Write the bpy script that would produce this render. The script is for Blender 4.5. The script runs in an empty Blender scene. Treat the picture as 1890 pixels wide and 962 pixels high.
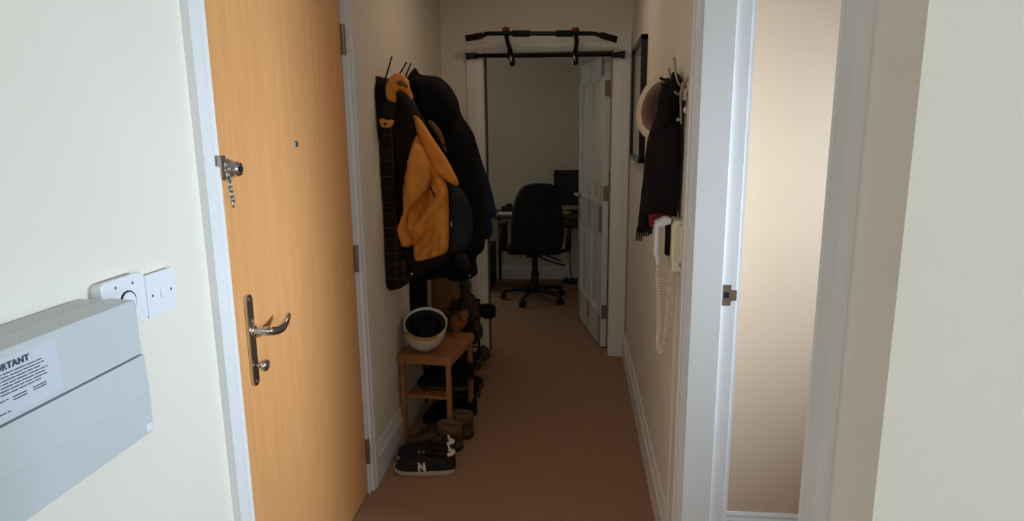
import bpy, bmesh, math, random
from mathutils import Vector, Matrix, noise, geometry
random.seed(7)
PI = math.pi
SC = bpy.context.scene
COL = SC.collection

# ------------------------------------------------------------------ camera
F = 1195.0; CX = 945.0; CY = 481.0; EYE = 1.5
def _n(v): return v / v.length
_fw = _n(Vector((1065 - CX, -(240 - CY), F)))
_dn = _n(Vector((1011 - CX, -(6437 - CY), F)))
_up = -_dn; _up = _n(_up - _fw * _up.dot(_fw))
_rt = _up.cross(_fw); _rt = _rt if _rt.x > 0 else -_rt
cam_d = bpy.data.cameras.new('camera'); cam = bpy.data.objects.new('camera', cam_d); COL.objects.link(cam)
cam_d.sensor_width = 36; cam_d.lens = F / 1890 * 36; cam_d.clip_start = 0.02
ax = Vector((_rt.x, _fw.x, _up.x)); ay = Vector((_rt.y, _fw.y, _up.y)); az = -Vector((_rt.z, _fw.z, _up.z))
m = Matrix((ax, ay, az)).transposed().to_4x4(); m.translation = Vector((0, 0, EYE)); cam.matrix_world = m
SC.camera = cam
def ray(px, py):
    c = Vector((px - CX, -(py - CY), F)); return Vector((c.dot(_rt), c.dot(_fw), c.dot(_up)))
def ony(px, py, Y):
    r = ray(px, py); t = Y / r.y; return Vector((r.x * t, Y, EYE + r.z * t))
def onx(px, py, X):
    r = ray(px, py); t = X / r.x; return Vector((X, r.y * t, EYE + r.z * t))
def onz(px, py, Z=0):
    r = ray(px, py); t = (Z - EYE) / r.z; return Vector((r.x * t, r.y * t, Z))

# ------------------------------------------------------------------ world, lights, exposure
w = bpy.data.worlds.new('world'); SC.world = w; w.use_nodes = True
w.node_tree.nodes['Background'].inputs[0].default_value = (0.75, 0.85, 1, 1)
w.node_tree.nodes['Background'].inputs[1].default_value = 0.4
SC.view_settings.view_transform = 'Standard'; SC.view_settings.look = 'None'
SC.view_settings.gamma = 1; SC.view_settings.use_curve_mapping = False
SC.view_settings.exposure = 0.0
def area(name, loc, rot, sx, sy, power, color):
    l = bpy.data.lights.new(name, 'AREA'); l.shape = 'RECTANGLE'; l.size = sx; l.size_y = sy
    l.energy = power; l.color = color
    o = bpy.data.objects.new(name, l); COL.objects.link(o); o.location = loc; o.rotation_euler = rot
    return o
def aim(o, target):
    d = Vector(target) - o.location; o.rotation_euler = d.to_track_quat('-Z', 'Z').to_euler()
# daylight coming in through the window of the side room
a = area('side_room_daylight', (2.15, 1.59, 1.45), (0, 0, 0), 0.18, 1.05, 19.0, (0.76, 0.94, 1.10)); aim(a, (-0.86, 2.05, 1.1)); a.data.spread = 1.4
# daylight from the big window of the living space behind the camera
b = area('lobby_daylight', (2.16, -1.66, 1.5), (0, 0, 0), 0.7, 1.25, 56.0, (0.74, 0.93, 1.08)); aim(b, (-0.86, 0.6, 1.1))
# added warm fill light behind the camera, brightens the hall; no real lamp
e_ = area('lobby_warm_fill', (-0.1, -2.3, 2.32), (0, 0, 0), 0.5, 0.5, 8.0, (1.0, 0.86, 0.70)); aim(e_, (-0.1, 1.6, 0.9))
# unseen fill light added above the frame to lift the dim hall walls
h_ = area('hall_warm_fill', (-0.25, 3.15, 2.37), (0, 0, 0), 0.25, 0.25, 2.3, (1.0, 0.77, 0.55))
# weak daylight through the blinds of the office window
c = area('office_daylight', (-1.75, 6.45, 1.55), (0, 0, 0), 1.3, 1.0, 5.5, (1.0, 0.98, 0.84)); aim(c, (-0.2, 4.7, 1.2))

# ------------------------------------------------------------------ materials
def mat(name, col, rough=0.6, metal=0.0, var=0.06, scale=8.0, bump=0.0, bscale=60.0, coat=0.0, spec=0.5, stretch=None, sheen=0.0):
    m = bpy.data.materials.new(name); m.use_nodes = True; nt = m.node_tree; N = nt.nodes; L = nt.links
    p = N['Principled BSDF']; p.inputs['Roughness'].default_value = rough; p.inputs['Metallic'].default_value = metal
    p.inputs['Coat Weight'].default_value = coat; p.inputs['Specular IOR Level'].default_value = spec
    p.inputs['Sheen Weight'].default_value = sheen
    tc = N.new('ShaderNodeTexCoord'); mp = N.new('ShaderNodeMapping'); L.new(tc.outputs['Object'], mp.inputs[0])
    if stretch: mp.inputs['Scale'].default_value = stretch
    nz = N.new('ShaderNodeTexNoise'); nz.inputs['Scale'].default_value = scale; nz.inputs['Detail'].default_value = 4
    L.new(mp.outputs[0], nz.inputs[0])
    r = N.new('ShaderNodeValToRGB'); L.new(nz.outputs[0], r.inputs[0])
    r.color_ramp.elements[0].position = 0.3; r.color_ramp.elements[1].position = 0.7
    r.color_ramp.elements[0].color = (*[max(0, x * (1 - var)) for x in col], 1)
    r.color_ramp.elements[1].color = (*[min(1, x * (1 + var)) for x in col], 1)
    L.new(r.outputs[0], p.inputs['Base Color'])
    if bump:
        n2 = N.new('ShaderNodeTexNoise'); n2.inputs['Scale'].default_value = bscale; n2.inputs['Detail'].default_value = 3
        L.new(mp.outputs[0], n2.inputs[0]); bp = N.new('ShaderNodeBump'); bp.inputs['Strength'].default_value = bump
        bp.inputs['Distance'].default_value = 0.003
        L.new(n2.outputs[0], bp.inputs['Height']); L.new(bp.outputs[0], p.inputs['Normal'])
    return m
M = {}
M['wall'] = mat('cream_paint', (0.80, 0.745, 0.65), 0.75, var=0.015, scale=3, bump=0.08, bscale=90)
M['wallw'] = mat('warm_paint', (0.69, 0.52, 0.38), 0.75, var=0.015, scale=3, bump=0.08, bscale=90)
M['wallpale'] = mat('pale_paint', (0.78, 0.74, 0.635), 0.75, var=0.015, scale=3, bump=0.08, bscale=90)
M['ceil'] = mat('ceiling_paint', (0.75, 0.73, 0.68), 0.9, var=0.02)
M['trim'] = mat('white_gloss_paint', (0.80, 0.80, 0.80), 0.35, var=0.02, scale=4)
M['door6'] = mat('door_satin_paint', (0.72, 0.74, 0.70), 0.2, var=0.02, scale=4)
M['carpet'] = mat('brown_carpet', (0.38, 0.23, 0.15), 1.0, var=0.22, scale=160, bump=0.9, bscale=420, spec=0.1)
M['plastic'] = mat('white_plastic', (0.80, 0.81, 0.86), 0.35, var=0.01)
M['boxp'] = mat('pale_grey_plastic', (0.57, 0.60, 0.62), 0.45, var=0.015, bump=0.05, bscale=300)
M['cream'] = mat('cream_plastic', (0.86, 0.80, 0.58), 0.4, var=0.02)
M['chrome'] = mat('chrome', (0.62, 0.61, 0.60), 0.16, 1.0, var=0.03)
M['steel'] = mat('brushed_steel', (0.42, 0.39, 0.34), 0.35, 1.0, var=0.08)
M['hinge'] = mat('dull_brass', (0.30, 0.25, 0.17), 0.4, 0.8, var=0.1)
M['black'] = mat('black_cloth', (0.0045, 0.0045, 0.0052), 0.9, var=0.25, bump=0.4, bscale=60, spec=0.2)
M['navyblk'] = mat('blue_black_cloth', (0.0050, 0.0055, 0.0085), 0.85, var=0.25, bump=0.4, bscale=60, spec=0.2)
M['blue'] = mat('navy_blue_cloth', (0.011, 0.020, 0.062), 0.8, var=0.25, bump=0.4, bscale=60, spec=0.2)
M['slate'] = mat('slate_grey_cloth', (0.020, 0.022, 0.028), 0.8, var=0.15, bump=0.3, bscale=80, spec=0.2)
M['brownblk'] = mat('dark_brown_cloth', (0.020, 0.014, 0.011), 0.85, var=0.2, bump=0.4, bscale=60, spec=0.2)
M['mustard'] = mat('mustard_orange_cloth', (0.78, 0.31, 0.055), 0.75, var=0.08, scale=14, bump=0.35, bscale=50, spec=0.25)
M['tanpanel'] = mat('tan_lining', (0.17, 0.085, 0.03), 0.8, var=0.12, bump=0.3)
M['rubber'] = mat('black_rubber', (0.0045, 0.0045, 0.0045), 0.6, var=0.2)
M['blackmetal'] = mat('black_metal', (0.004, 0.004, 0.004), 0.3, 0.5, var=0.2)
M['redk'] = mat('red_plastic', (0.22, 0.018, 0.012), 0.4)
M['bamboo'] = mat('brown_wood', (0.36, 0.155, 0.055), 0.45, var=0.18, scale=9, stretch=(1, 1, 14))
M['helmet'] = mat('white_shell', (0.72, 0.68, 0.62), 0.35, var=0.03)
M['foam'] = mat('black_foam', (0.005, 0.005, 0.005), 0.9, var=0.3, bump=0.6, bscale=80)
M['yellow'] = mat('yellow_strap', (0.42, 0.26, 0.07), 0.7)
M['card'] = mat('brown_cardboard', (0.28, 0.14, 0.065), 0.85, var=0.1, scale=30)
M['tan'] = mat('tan_leather', (0.13, 0.066, 0.032), 0.6, var=0.2, bump=0.2)
M['suede'] = mat('brown_suede', (0.085, 0.046, 0.027), 0.9, var=0.25, bump=0.3)
M['orangel'] = mat('orange_brown_leather', (0.27, 0.085, 0.022), 0.6, var=0.2, bump=0.2)
M['darkl'] = mat('dark_brown_leather', (0.018, 0.009, 0.007), 0.6, var=0.25)
M['shoeb'] = mat('black_suede_mesh', (0.007, 0.007, 0.009), 0.85, var=0.2, bump=0.4, bscale=150)
M['white'] = mat('off_white', (0.78, 0.74, 0.70), 0.6, var=0.05)
M['sole'] = mat('pale_sole', (0.50, 0.42, 0.36), 0.7, var=0.08)
M['green'] = mat('moss_green_cloth', (0.05, 0.055, 0.03), 0.9, var=0.3)
M['greenl'] = mat('leaf_green', (0.05, 0.13, 0.04), 0.6)
M['pink'] = mat('pink_cloth', (0.45, 0.10, 0.14), 0.7)
M['magenta'] = mat('magenta_strap', (0.40, 0.03, 0.12), 0.7)
M['lilac'] = mat('pale_pink', (0.75, 0.5, 0.55), 0.6)
M['straw'] = mat('cream_straw', (0.74, 0.60, 0.44), 0.8, var=0.08, scale=60, bump=0.4, bscale=200)
M['hatin'] = mat('brown_hat_lining', (0.24, 0.135, 0.095), 0.9, var=0.08)
M['wine'] = mat('dark_wine_cloth', (0.009, 0.005, 0.006), 0.9, var=0.5, scale=14, bump=0.4, bscale=50, spec=0.2, stretch=(1, 1, .2))
M['red'] = mat('burgundy_cloth', (0.20, 0.008, 0.022), 0.8, var=0.2)
M['ink'] = mat('dark_ink', (0.06, 0.06, 0.09), 0.7)
M['label'] = mat('label_paper', (0.60, 0.64, 0.71), 0.5, var=0.01)
M['paper'] = mat('white_paper', (0.75, 0.73, 0.70), 0.7, var=0.02)
M['mount'] = mat('pale_grey_picture', (0.42, 0.42, 0.36), 0.25, var=0.2, scale=3)
M['screen'] = mat('black_screen', (0.005, 0.005, 0.006), 0.6)
M['desk'] = mat('dark_desk_wood', (0.045, 0.032, 0.026), 0.5, var=0.2)
M['hole'] = mat('black_void', (0.004, 0.004, 0.004), 0.9)
M['gap'] = mat('brown_wood_edge', (0.10, 0.06, 0.04), 0.8)
M['glass'] = None
# veneer of the entrance door: fine vertical grain
def veneer():
    m = bpy.data.materials.new('beech_veneer'); m.use_nodes = True; nt = m.node_tree; N = nt.nodes; L = nt.links
    p = N['Principled BSDF']; p.inputs['Roughness'].default_value = 0.42
    tc = N.new('ShaderNodeTexCoord'); mp = N.new('ShaderNodeMapping'); mp.inputs['Scale'].default_value = (1, 26, 1.2)
    L.new(tc.outputs['Object'], mp.inputs[0])
    nz = N.new('ShaderNodeTexNoise'); nz.inputs['Scale'].default_value = 2.2; nz.inputs['Detail'].default_value = 6; nz.inputs['Distortion'].default_value = 0.4
    L.new(mp.outputs[0], nz.inputs[0])
    r = N.new('ShaderNodeValToRGB'); L.new(nz.outputs[0], r.inputs[0])
    r.color_ramp.elements[0].position = 0.25; r.color_ramp.elements[0].color = (0.68, 0.315, 0.110, 1)
    r.color_ramp.elements[1].position = 0.75; r.color_ramp.elements[1].color = (0.79, 0.385, 0.145, 1)
    L.new(r.outputs[0], p.inputs['Base Color']); return m
M['veneer'] = veneer()
def plaid():
    m = bpy.data.materials.new('dark_plaid_cloth'); m.use_nodes = True; nt = m.node_tree; N = nt.nodes; L = nt.links
    p = N['Principled BSDF']; p.inputs['Roughness'].default_value = 0.9; p.inputs['Specular IOR Level'].default_value = 0.2
    tc = N.new('ShaderNodeTexCoord'); sp = N.new('ShaderNodeSeparateXYZ'); L.new(tc.outputs['Object'], sp.inputs[0])
    def mth(op, a, b=None):
        n = N.new('ShaderNodeMath'); n.operation = op
        for i, v in enumerate((a, b)):
            if v is None: continue
            if isinstance(v, (int, float)): n.inputs[i].default_value = v
            else: L.new(v, n.inputs[i])
        return n.outputs[0]
    def lines(src, period, wd, off=0.0):
        f = mth('FRACT', mth('MULTIPLY', mth('ADD', src, off + 10), 1 / period)); return mth('LESS_THAN', f, wd / period)
    z = sp.outputs[2]; x = sp.outputs[0]
    nz = N.new('ShaderNodeTexNoise'); nz.inputs['Scale'].default_value = 120; L.new(tc.outputs['Object'], nz.inputs[0])
    h = mth('MAXIMUM', lines(z, 0.115, 0.0045), lines(z, 0.115, 0.0045, 0.048)); v = mth('MAXIMUM', lines(x, 0.095, 0.004), lines(x, 0.095, 0.003, 0.03))
    f = mth('MULTIPLY', mth('MINIMUM', mth('ADD', h, v), 1.4), mth('MULTIPLY', nz.outputs[0], 0.75))
    mx = N.new('ShaderNodeMixRGB'); L.new(f, mx.inputs[0]); mx.inputs[1].default_value = (0.011, 0.007, 0.006, 1); mx.inputs[2].default_value = (0.16, 0.065, 0.03, 1)
    L.new(mx.outputs[0], p.inputs['Base Color']); return m
M['plaid'] = plaid()
def glass():
    m = bpy.data.materials.new('clear_glass'); m.use_nodes = True; p = m.node_tree.nodes['Principled BSDF']
    p.inputs['Transmission Weight'].default_value = 1; p.inputs['Roughness'].default_value = 0.02; p.inputs['IOR'].default_value = 1.45
    n = m.node_tree.nodes.new('ShaderNodeTexNoise'); n.inputs['Scale'].default_value = 3
    return m
M['glass'] = glass()

# ------------------------------------------------------------------ helpers
def BM(): return bmesh.new()
def box(bm, a, b, bev=0.0):
    a, b = [min(p, q) for p, q in zip(a, b)], [max(p, q) for p, q in zip(a, b)]
    t = bmesh.new(); bmesh.ops.create_cube(t, size=1)
    for v in t.verts: v.co = Vector([(a[i] + b[i]) / 2 + v.co[i] * (b[i] - a[i]) for i in range(3)])
    if bev > 0: bmesh.ops.bevel(t, geom=t.edges[:], offset=bev, segments=2, affect='EDGES', profile=0.6)
    me = bpy.data.meshes.new('tmp'); t.to_mesh(me); t.free(); bm.from_mesh(me); bpy.data.meshes.remove(me); return bm
def tube(bm, pts, r, seg=10, cap=True):
    pts = [Vector(p) for p in pts]; n = len(pts); rr = r if isinstance(r, (list, tuple)) else [r] * n
    up = None; rings = []
    for i, p in enumerate(pts):
        d = (pts[min(i + 1, n - 1)] - pts[max(i - 1, 0)])
        d = d.normalized() if d.length > 1e-9 else Vector((0, 0, 1))
        if up is None:
            up = d.orthogonal().normalized()
        up = (up - d * up.dot(d)); up = up.normalized() if up.length > 1e-6 else d.orthogonal().normalized()
        s = d.cross(up)
        rings.append([bm.verts.new(p + (up * math.cos(2 * PI * k / seg) + s * math.sin(2 * PI * k / seg)) * rr[i]) for k in range(seg)])
    for i in range(n - 1):
        for k in range(seg): bm.faces.new((rings[i][k], rings[i][(k + 1) % seg], rings[i + 1][(k + 1) % seg], rings[i + 1][k]))
    if cap: bm.faces.new(rings[0][::-1]); bm.faces.new(rings[-1])
    return bm
def smooth_path(pts, n=8):
    pts = [Vector(p) for p in pts]; P = [pts[0]] + pts + [pts[-1]]; out = []
    for i in range(1, len(P) - 2):
        for k in range(n):
            t = k / n; a, b, c, d = P[i - 1], P[i], P[i + 1], P[i + 2]
            out.append(0.5 * ((2 * b) + (c - a) * t + (2 * a - 5 * b + 4 * c - d) * t * t + (3 * b - a - 3 * c + d) * t ** 3))
    out.append(pts[-1]); return out
def prism(bm, poly, depth):   # poly: list of 3-D points (planar), depth: offset vector
    depth = Vector(depth); a = [bm.verts.new(Vector(p)) for p in poly]; b = [bm.verts.new(Vector(p) + depth) for p in poly]
    n = len(a); bm.faces.new(a); bm.faces.new(b[::-1])
    for i in range(n): bm.faces.new((a[i], b[i], b[(i + 1) % n], a[(i + 1) % n]))
    return bm
def lathe(bm, prof, mtx=Matrix(), seg=28, sx=1, sy=1, cap=True):
    rings = []
    for r, z in prof:
        rings.append([bm.verts.new(mtx @ Vector((r * sx * math.cos(2 * PI * k / seg), r * sy * math.sin(2 * PI * k / seg), z))) for k in range(seg)])
    for i in range(len(prof) - 1):
        for k in range(seg): bm.faces.new((rings[i][k], rings[i][(k + 1) % seg], rings[i + 1][(k + 1) % seg], rings[i + 1][k]))
    if cap: bm.faces.new(rings[0][::-1]); bm.faces.new(rings[-1])
    return bm
def base_of(o):
    return o.matrix_basis.translation.copy() if o.parent is None else base_of(o.parent) + o.matrix_basis.translation
def obj(name, bm, m, parent=None, smooth=False, loc=None, bevel=0.0, xf=None):
    if xf is not None: bmesh.ops.transform(bm, matrix=xf, verts=bm.verts)
    bmesh.ops.recalc_face_normals(bm, faces=bm.faces)
    off = base_of(parent) if parent else Vector(loc) if loc else Vector((0, 0, 0))
    if loc and parent: off = base_of(parent)
    if off.length: bmesh.ops.translate(bm, vec=-off, verts=bm.verts)
    me = bpy.data.meshes.new(name); bm.to_mesh(me); bm.free()
    if smooth: me.shade_smooth()
    me.materials.append(M[m] if isinstance(m, str) else m)
    o = bpy.data.objects.new(name, me); COL.objects.link(o)
    if parent: o.parent = parent
    else: o.location = off
    if bevel:
        md = o.modifiers.new('bevel', 'BEVEL'); md.width = bevel; md.segments = 2; md.limit_method = 'ANGLE'
    return o
def subsurf(o, n=1):
    md = o.modifiers.new('subdivision', 'SUBSURF'); md.levels = n; md.render_levels = n; return o
def struct(o): o['kind'] = 'structure'; return o
def thing(name, label, cat, loc, group=None):
    o = bpy.data.objects.new(name, None); COL.objects.link(o); o.location = loc; o.empty_display_size = 0.05
    o['label'] = label; o['category'] = cat
    if group: o['group'] = group
    return o
def tag(o, label, cat, group=None):
    o['label'] = label; o['category'] = cat
    if group: o['group'] = group
    return o
def copy_tree(o, loc, rotz, label):
    r = o.copy(); COL.objects.link(r); r.location = loc; r.rotation_euler = (0, 0, rotz); r['label'] = label
    for ch in list(o.children):
        c = ch.copy(); COL.objects.link(c); c.parent = r
        for g in list(ch.children):
            d = g.copy(); COL.objects.link(d); d.parent = c
    return r
LW = -0.86; RW = 0.333; ENDY = 4.22
# inflated cloth body from an outline given in the plane at distance Y (optionally a slanted plane)
def densify(poly, step):
    out = []
    n = len(poly)
    for i in range(n):
        a = Vector(poly[i]); b = Vector(poly[(i + 1) % n]); k = max(1, int((b - a).length / step))
        for j in range(k): out.append(a.lerp(b, j / k))
    return out
def round_poly(poly, it=2):
    p = [Vector(q) for q in poly]
    for _ in range(it):
        q = []
        for i in range(len(p)):
            a, b = p[i], p[(i + 1) % len(p)]; q += [a.lerp(b, 0.2), a.lerp(b, 0.8)]
        p = q
    return p
def cloth(poly, Y, df=0.05, db=0.05, r=0.05, wr=0.012, fold=9.0, seed=0, step=0.016, slope=0.0, rnd=2, lean=0.0, xmin=LW + 0.006, xmax=None, dirn=(0.35, 1.0)):
    """outline (px, py) -> closed, padded cloth volume standing at distance Y."""
    c = ony(sum(p[0] for p in poly) / len(poly), sum(p[1] for p in poly) / len(poly), Y)
    pl = round_poly(poly, rnd) if rnd else [Vector(p) for p in poly]
    W = []
    for p in pl:
        r0 = ray(p[0], p[1])
        # plane: y = Y + slope*(x-cx) + lean*(z-cz)
        t = (Y - slope * c.x + lean * (EYE - c.z)) / (r0.y - slope * r0.x - lean * r0.z)
        W.append(Vector((r0.x * t, EYE + r0.z * t)))
    W = densify(W, step)
    n = len(W)
    xs = [v.x for v in W]; zs = [v.y for v in W]
    pts = list(W)
    def inside(q):
        cnt = False; j = n - 1
        for i in range(n):
            a, b = W[i], W[j]
            if (a.y > q.y) != (b.y > q.y) and q.x < (b.x - a.x) * (q.y - a.y) / (b.y - a.y) + a.x: cnt = not cnt
            j = i
        return cnt
    def bd(q):
        best = 1e9
        for i in range(n):
            a, b = W[i], W[(i + 1) % n]; ab = b - a; t = max(0, min(1, (q - a).dot(ab) / max(ab.length_squared, 1e-12)))
            best = min(best, (q - (a + ab * t)).length)
        return best
    x = min(xs) + step / 2
    row = 0
    while x < max(xs):
        z = min(zs) + step / 2 + (row % 2) * step / 2
        while z < max(zs):
            q = Vector((x, z))
            if inside(q) and bd(q) > step * 0.45: pts.append(q)
            z += step
        x += step * 0.9; row += 1
    edges = [(i, (i + 1) % n) for i in range(n)]
    v, e, f, ov, oe, of = geometry.delaunay_2d_cdt(pts, edges, [], 1, 1e-5)
    f = [t for t in f if inside(sum((v[k] for k in t), Vector((0, 0))) / len(t))]
    bm = bmesh.new(); fr = []; bk = []
    for q in v:
        d = bd(q); u = min(1.0, d / r); pr = math.sqrt(max(0, 1 - (1 - u) ** 2))
        s1 = noise.noise(Vector((q.x * fold + q.y * fold * dirn[0], q.y * fold * 0.28, seed * 3.1)))
        s2 = noise.noise(Vector((q.x * 22, q.y * 9, seed * 7.7)))
        s3 = 1 - abs(noise.noise(Vector((q.x * fold * 1.3 - q.y * fold * .5, q.y * fold * .45, seed + 5.5)))) * 2
        wv = wr * (s1 * 1.3 + s2 * 0.45 + s3 * 0.55) * pr
        y0 = Y + slope * (q.x - c.x) + lean * (q.y - c.z)
        def cl(p):
            p.x = max(p.x, xmin)
            if xmax is not None: p.x = min(p.x, xmax)
            return p
        if d < 1e-4:
            a = bm.verts.new(cl(Vector((q.x, y0, q.y)))); fr.append(a); bk.append(a)
        else:
            fr.append(bm.verts.new(cl(Vector((q.x, y0 - df * pr - wv, q.y))))); bk.append(bm.verts.new(cl(Vector((q.x, y0 + db * pr + wv * 0.5, q.y)))))
    for t in f:
        try: bm.faces.new([fr[k] for k in t])
        except ValueError: pass
        try: bm.faces.new([bk[k] for k in reversed(t)])
        except ValueError: pass
    return bm

# ------------------------------------------------------------------ structure
H = 2.42
B = BM(); box(B, (-2.6, -3.2, -0.06), (2.4, 4.38, 0)); box(B, (-2.6, 4.38, -0.06), (2.4, 6.6, 0.0)); struct(obj('floor', B, 'carpet'))
B = BM(); box(B, (-2.6, -3.2, H), (2.4, 6.7, H + 0.08)); struct(obj('ceiling', B, 'ceil'))
B = BM(); box(B, (LW - 0.12, -3.1, 0), (LW, 1.475, H)); box(B, (LW - 0.12, 1.475, 2.06), (LW, 2.45, H)); box(B, (LW - 0.12, 2.45, 0), (LW, ENDY + 0.0, H))
struct(obj('wall_left', B, 'wall'))
# right wall of the hall with the side room doorway
DN, DF = 0.875, 1.885      # near and far edge of the structural opening
B = BM(); box(B, (RW, 0.69, 0), (RW + 0.13, DN - 0.02, H)); box(B, (RW, DN - 0.02, 2.08), (RW + 0.13, DF + 0.02, H)); box(B, (RW, DF + 0.02, 0), (RW + 0.13, ENDY, H))
struct(obj('wall_right', B, 'wall'))
B = BM(); box(B, (RW + 0.13, 0.69, 0), (2.2, 0.78, H)); struct(obj('wall_lobby_return', B, 'wall'))
# end wall with the office doorway
OX0, OX1, OZ = -0.615, 0.235, 2.005
B = BM(); box(B, (LW, ENDY, 0), (OX0 - 0.0, ENDY + 0.12, H)); box(B, (OX1, ENDY, 0), (RW + 0.13, ENDY + 0.12, H)); box(B, (OX0, ENDY, OZ), (OX1, ENDY + 0.12, H))
struct(obj('wall_end', B, 'wall'))
# lobby behind the camera
B = BM(); box(B, (2.2, -3.1, 0), (2.3, -2.4, H)); box(B, (2.2, -1.1, 0), (2.3, 0.79, H)); box(B, (2.2, -2.4, 0), (2.3, -1.1, 0.8)); box(B, (2.2, -2.4, 2.2), (2.3, -1.1, H)); struct(obj('wall_lobby_right', B, 'wallpale'))
B = BM(); box(B, (LW - 0.12, -3.2, 0), (2.3, -3.1, H))
struct(obj('wall_lobby_back', B, 'wallpale'))
B = BM()
for y in (-2.4, -1.78, -1.16): box(B, (2.21, y, 0.8), (2.28, y + 0.06, 2.2), 0.004)
for z in (0.8, 2.14): box(B, (2.21, -2.4, z), (2.28, -1.1, z + 0.06), 0.004)
wn = struct(obj('window_1', B, 'trim'))
B = BM(); box(B, (2.245, -2.34, 0.86), (2.251, -1.16, 2.14)); obj('pane', B, 'glass', wn)
# side room
B = BM(); box(B, (RW + 0.13, 2.2, 0), (2.2, 2.3, H)); struct(obj('wall_side_room_far', B, 'wallw'))
B = BM(); box(B, (RW + 0.13, 0.78, 0), (2.2, 0.79, H)); struct(obj('wall_side_room_near', B, 'wallw'))
B = BM(); box(B, (2.2, 0.79, 0), (2.3, 1.3, H)); box(B, (2.2, 1.9, 0), (2.3, 2.3, H)); box(B, (2.2, 1.3, 0), (2.3, 1.9, 0.9)); box(B, (2.2, 1.3, 2.1), (2.3, 1.9, H))
struct(obj('wall_side_room_right', B, 'wallw'))
B = BM()
for y in (1.3, 1.84): box(B, (2.21, y, 0.9), (2.28, y + 0.06, 2.1), 0.004)
for z in (0.9, 2.04): box(B, (2.21, 1.3, z), (2.28, 1.9, z + 0.06), 0.004)
wn = struct(obj('window_2', B, 'trim'))
B = BM(); box(B, (2.245, 1.36, 0.96), (2.251, 1.84, 2.04)); obj('pane', B, 'glass', wn)
# office
OBY = 6.5
B = BM(); box(B, (-2.6, OBY, 0), (-2.4, OBY + 0.1, H)); box(B, (-1.1, OBY, 0), (1.3, OBY + 0.1, H)); box(B, (-2.4, OBY, 0), (-1.1, OBY + 0.1, 1.0)); box(B, (-2.4, OBY, 2.15), (-1.1, OBY + 0.1, H))
struct(obj('wall_office_back', B, 'wall'))
B = BM(); box(B, (-2.6, ENDY + 0.12, 0), (-2.5, OBY, H)); struct(obj('wall_office_left', B, 'wall'))
B = BM(); box(B, (0.95, ENDY + 0.12, 0), (1.05, OBY, H)); struct(obj('wall_office_right', B, 'wall'))
B = BM(); box(B, (-2.6, ENDY, 0), (LW, ENDY + 0.12, H)); struct(obj('wall_office_front', B, 'wall'))
B = BM()
for x in (-2.4, -1.16): box(B, (x, OBY + .01, 1.0), (x + 0.06, OBY + 0.09, 2.15), 0.004)
for z in (1.0, 2.09): box(B, (-2.4, OBY + .01, z), (-1.1, OBY + 0.09, z + 0.06), 0.004)
wn = struct(obj('window_3', B, 'trim'))
B = BM(); box(B, (-2.34, OBY + 0.05, 1.06), (-1.16, OBY + 0.056, 2.09)); obj('pane', B, 'glass', wn)

# skirting boards, profile swept along Y or X
SKH = 0.165
SKP = [(0, 0), (0.017, 0), (0.017, SKH * 0.70), (0.013, SKH * 0.73), (0.014, SKH * 0.78), (0.0095, SKH * 0.86), (0.009, SKH * 0.93), (0.005, SKH), (0, SKH)]
def skirt_y(name, X, s, y0, y1):
    B = BM(); prism(B, [(X + s * a, y0, z) for a, z in SKP], (0, y1 - y0, 0)); return struct(obj(name, B, 'trim'))
def skirt_x(name, Yw, s, x0, x1):
    B = BM(); prism(B, [(x0, Yw + s * a, z * 0.8) for a, z in SKP], (x1 - x0, 0, 0)); return struct(obj(name, B, 'trim'))
skirt_y('baseboard_left', LW, 1, 2.515, ENDY)
skirt_y('baseboard_left_near', LW, 1, -3.1, 1.40)
skirt_y('baseboard_right', RW, -1, 1.955, ENDY)
skirt_x('baseboard_side_room', 2.2, -1, RW + 0.20, 2.2)
skirt_x('baseboard_office', OBY, -1, -2.5, 0.95)
# entrance door frame (architrave with a moulded profile + lining)
def arch_y(X, s, y0, y1, top, z1, wd=0.068, th=0.019):
    """architrave round an opening y0..y1 in a wall plane x=X, facing s"""
    B = BM()
    def leg(ya, yb, flip):
        prof = [(0, 0), (0, th), (wd * 0.55, th), (wd * 0.62, th * 0.8), (wd * 0.85, th * 0.74), (wd, th * 0.8), (wd, 0)]
        pts = []
        for u, t in prof:
            y = ya + u if not flip else yb - u
            pts.append((X + s * t, y, 0))
        prism(B, pts, (0, 0, top))
    leg(y0 - wd, y0, False); leg(y1, y1 + wd, True)
    box(B, (X, y0 - wd, z1), (X + s * th, y1 + wd, z1 + wd), 0.003)
    return B
EY0, EY1, EZ = 1.505, 2.415, 2.03
struct(obj('trim_1', arch_y(LW, 1, EY0 - 0.028, EY1 + 0.028, 2.06, 2.055), 'trim'))
B = BM(); box(B, (LW - 0.12, 1.4755, 0), (LW + 0.003, EY0 - 0.003, 2.06)); box(B, (LW - 0.12, EY1 + 0.003, 0), (LW + 0.003, 2.4495, 2.06)); box(B, (LW - 0.12, EY0 - 0.003, EZ + .004), (LW + 0.003, EY1 + 0.003, 2.0595))
struct(obj('trim_2', B, 'trim'))
# entrance door
d1 = BM(); box(d1, (LW - 0.050, EY0, 0.008), (LW - 0.004, EY1, EZ), 0.0015)
door = struct(obj('door_1', d1, 'veneer'))
DX = LW - 0.004
for z0, z1 in ((1.785, 1.885), (0.965, 1.065), (0.145, 0.245)):
    B = BM(); box(B, (DX, EY1 + 0.0, z0), (DX + 0.004, EY1 + 0.032, z1), 0.001); tube(B, [(DX + 0.008, EY1 + 0.003, z0 - 0.004), (DX + 0.008, EY1 + 0.003, z1 + 0.004)], 0.0075, 10)
    for k in (0.2, 0.5, 0.8): lathe(B, [(0.0045, 0), (0.0035, 0.0025)], Matrix.Translation((DX + 0.003, EY1 + 0.022, z0 + (z1 - z0) * k)) @ Matrix.Rotation(PI / 2, 4, 'Y'), 8)
    obj('hinge', B, 'hinge', door)
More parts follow.
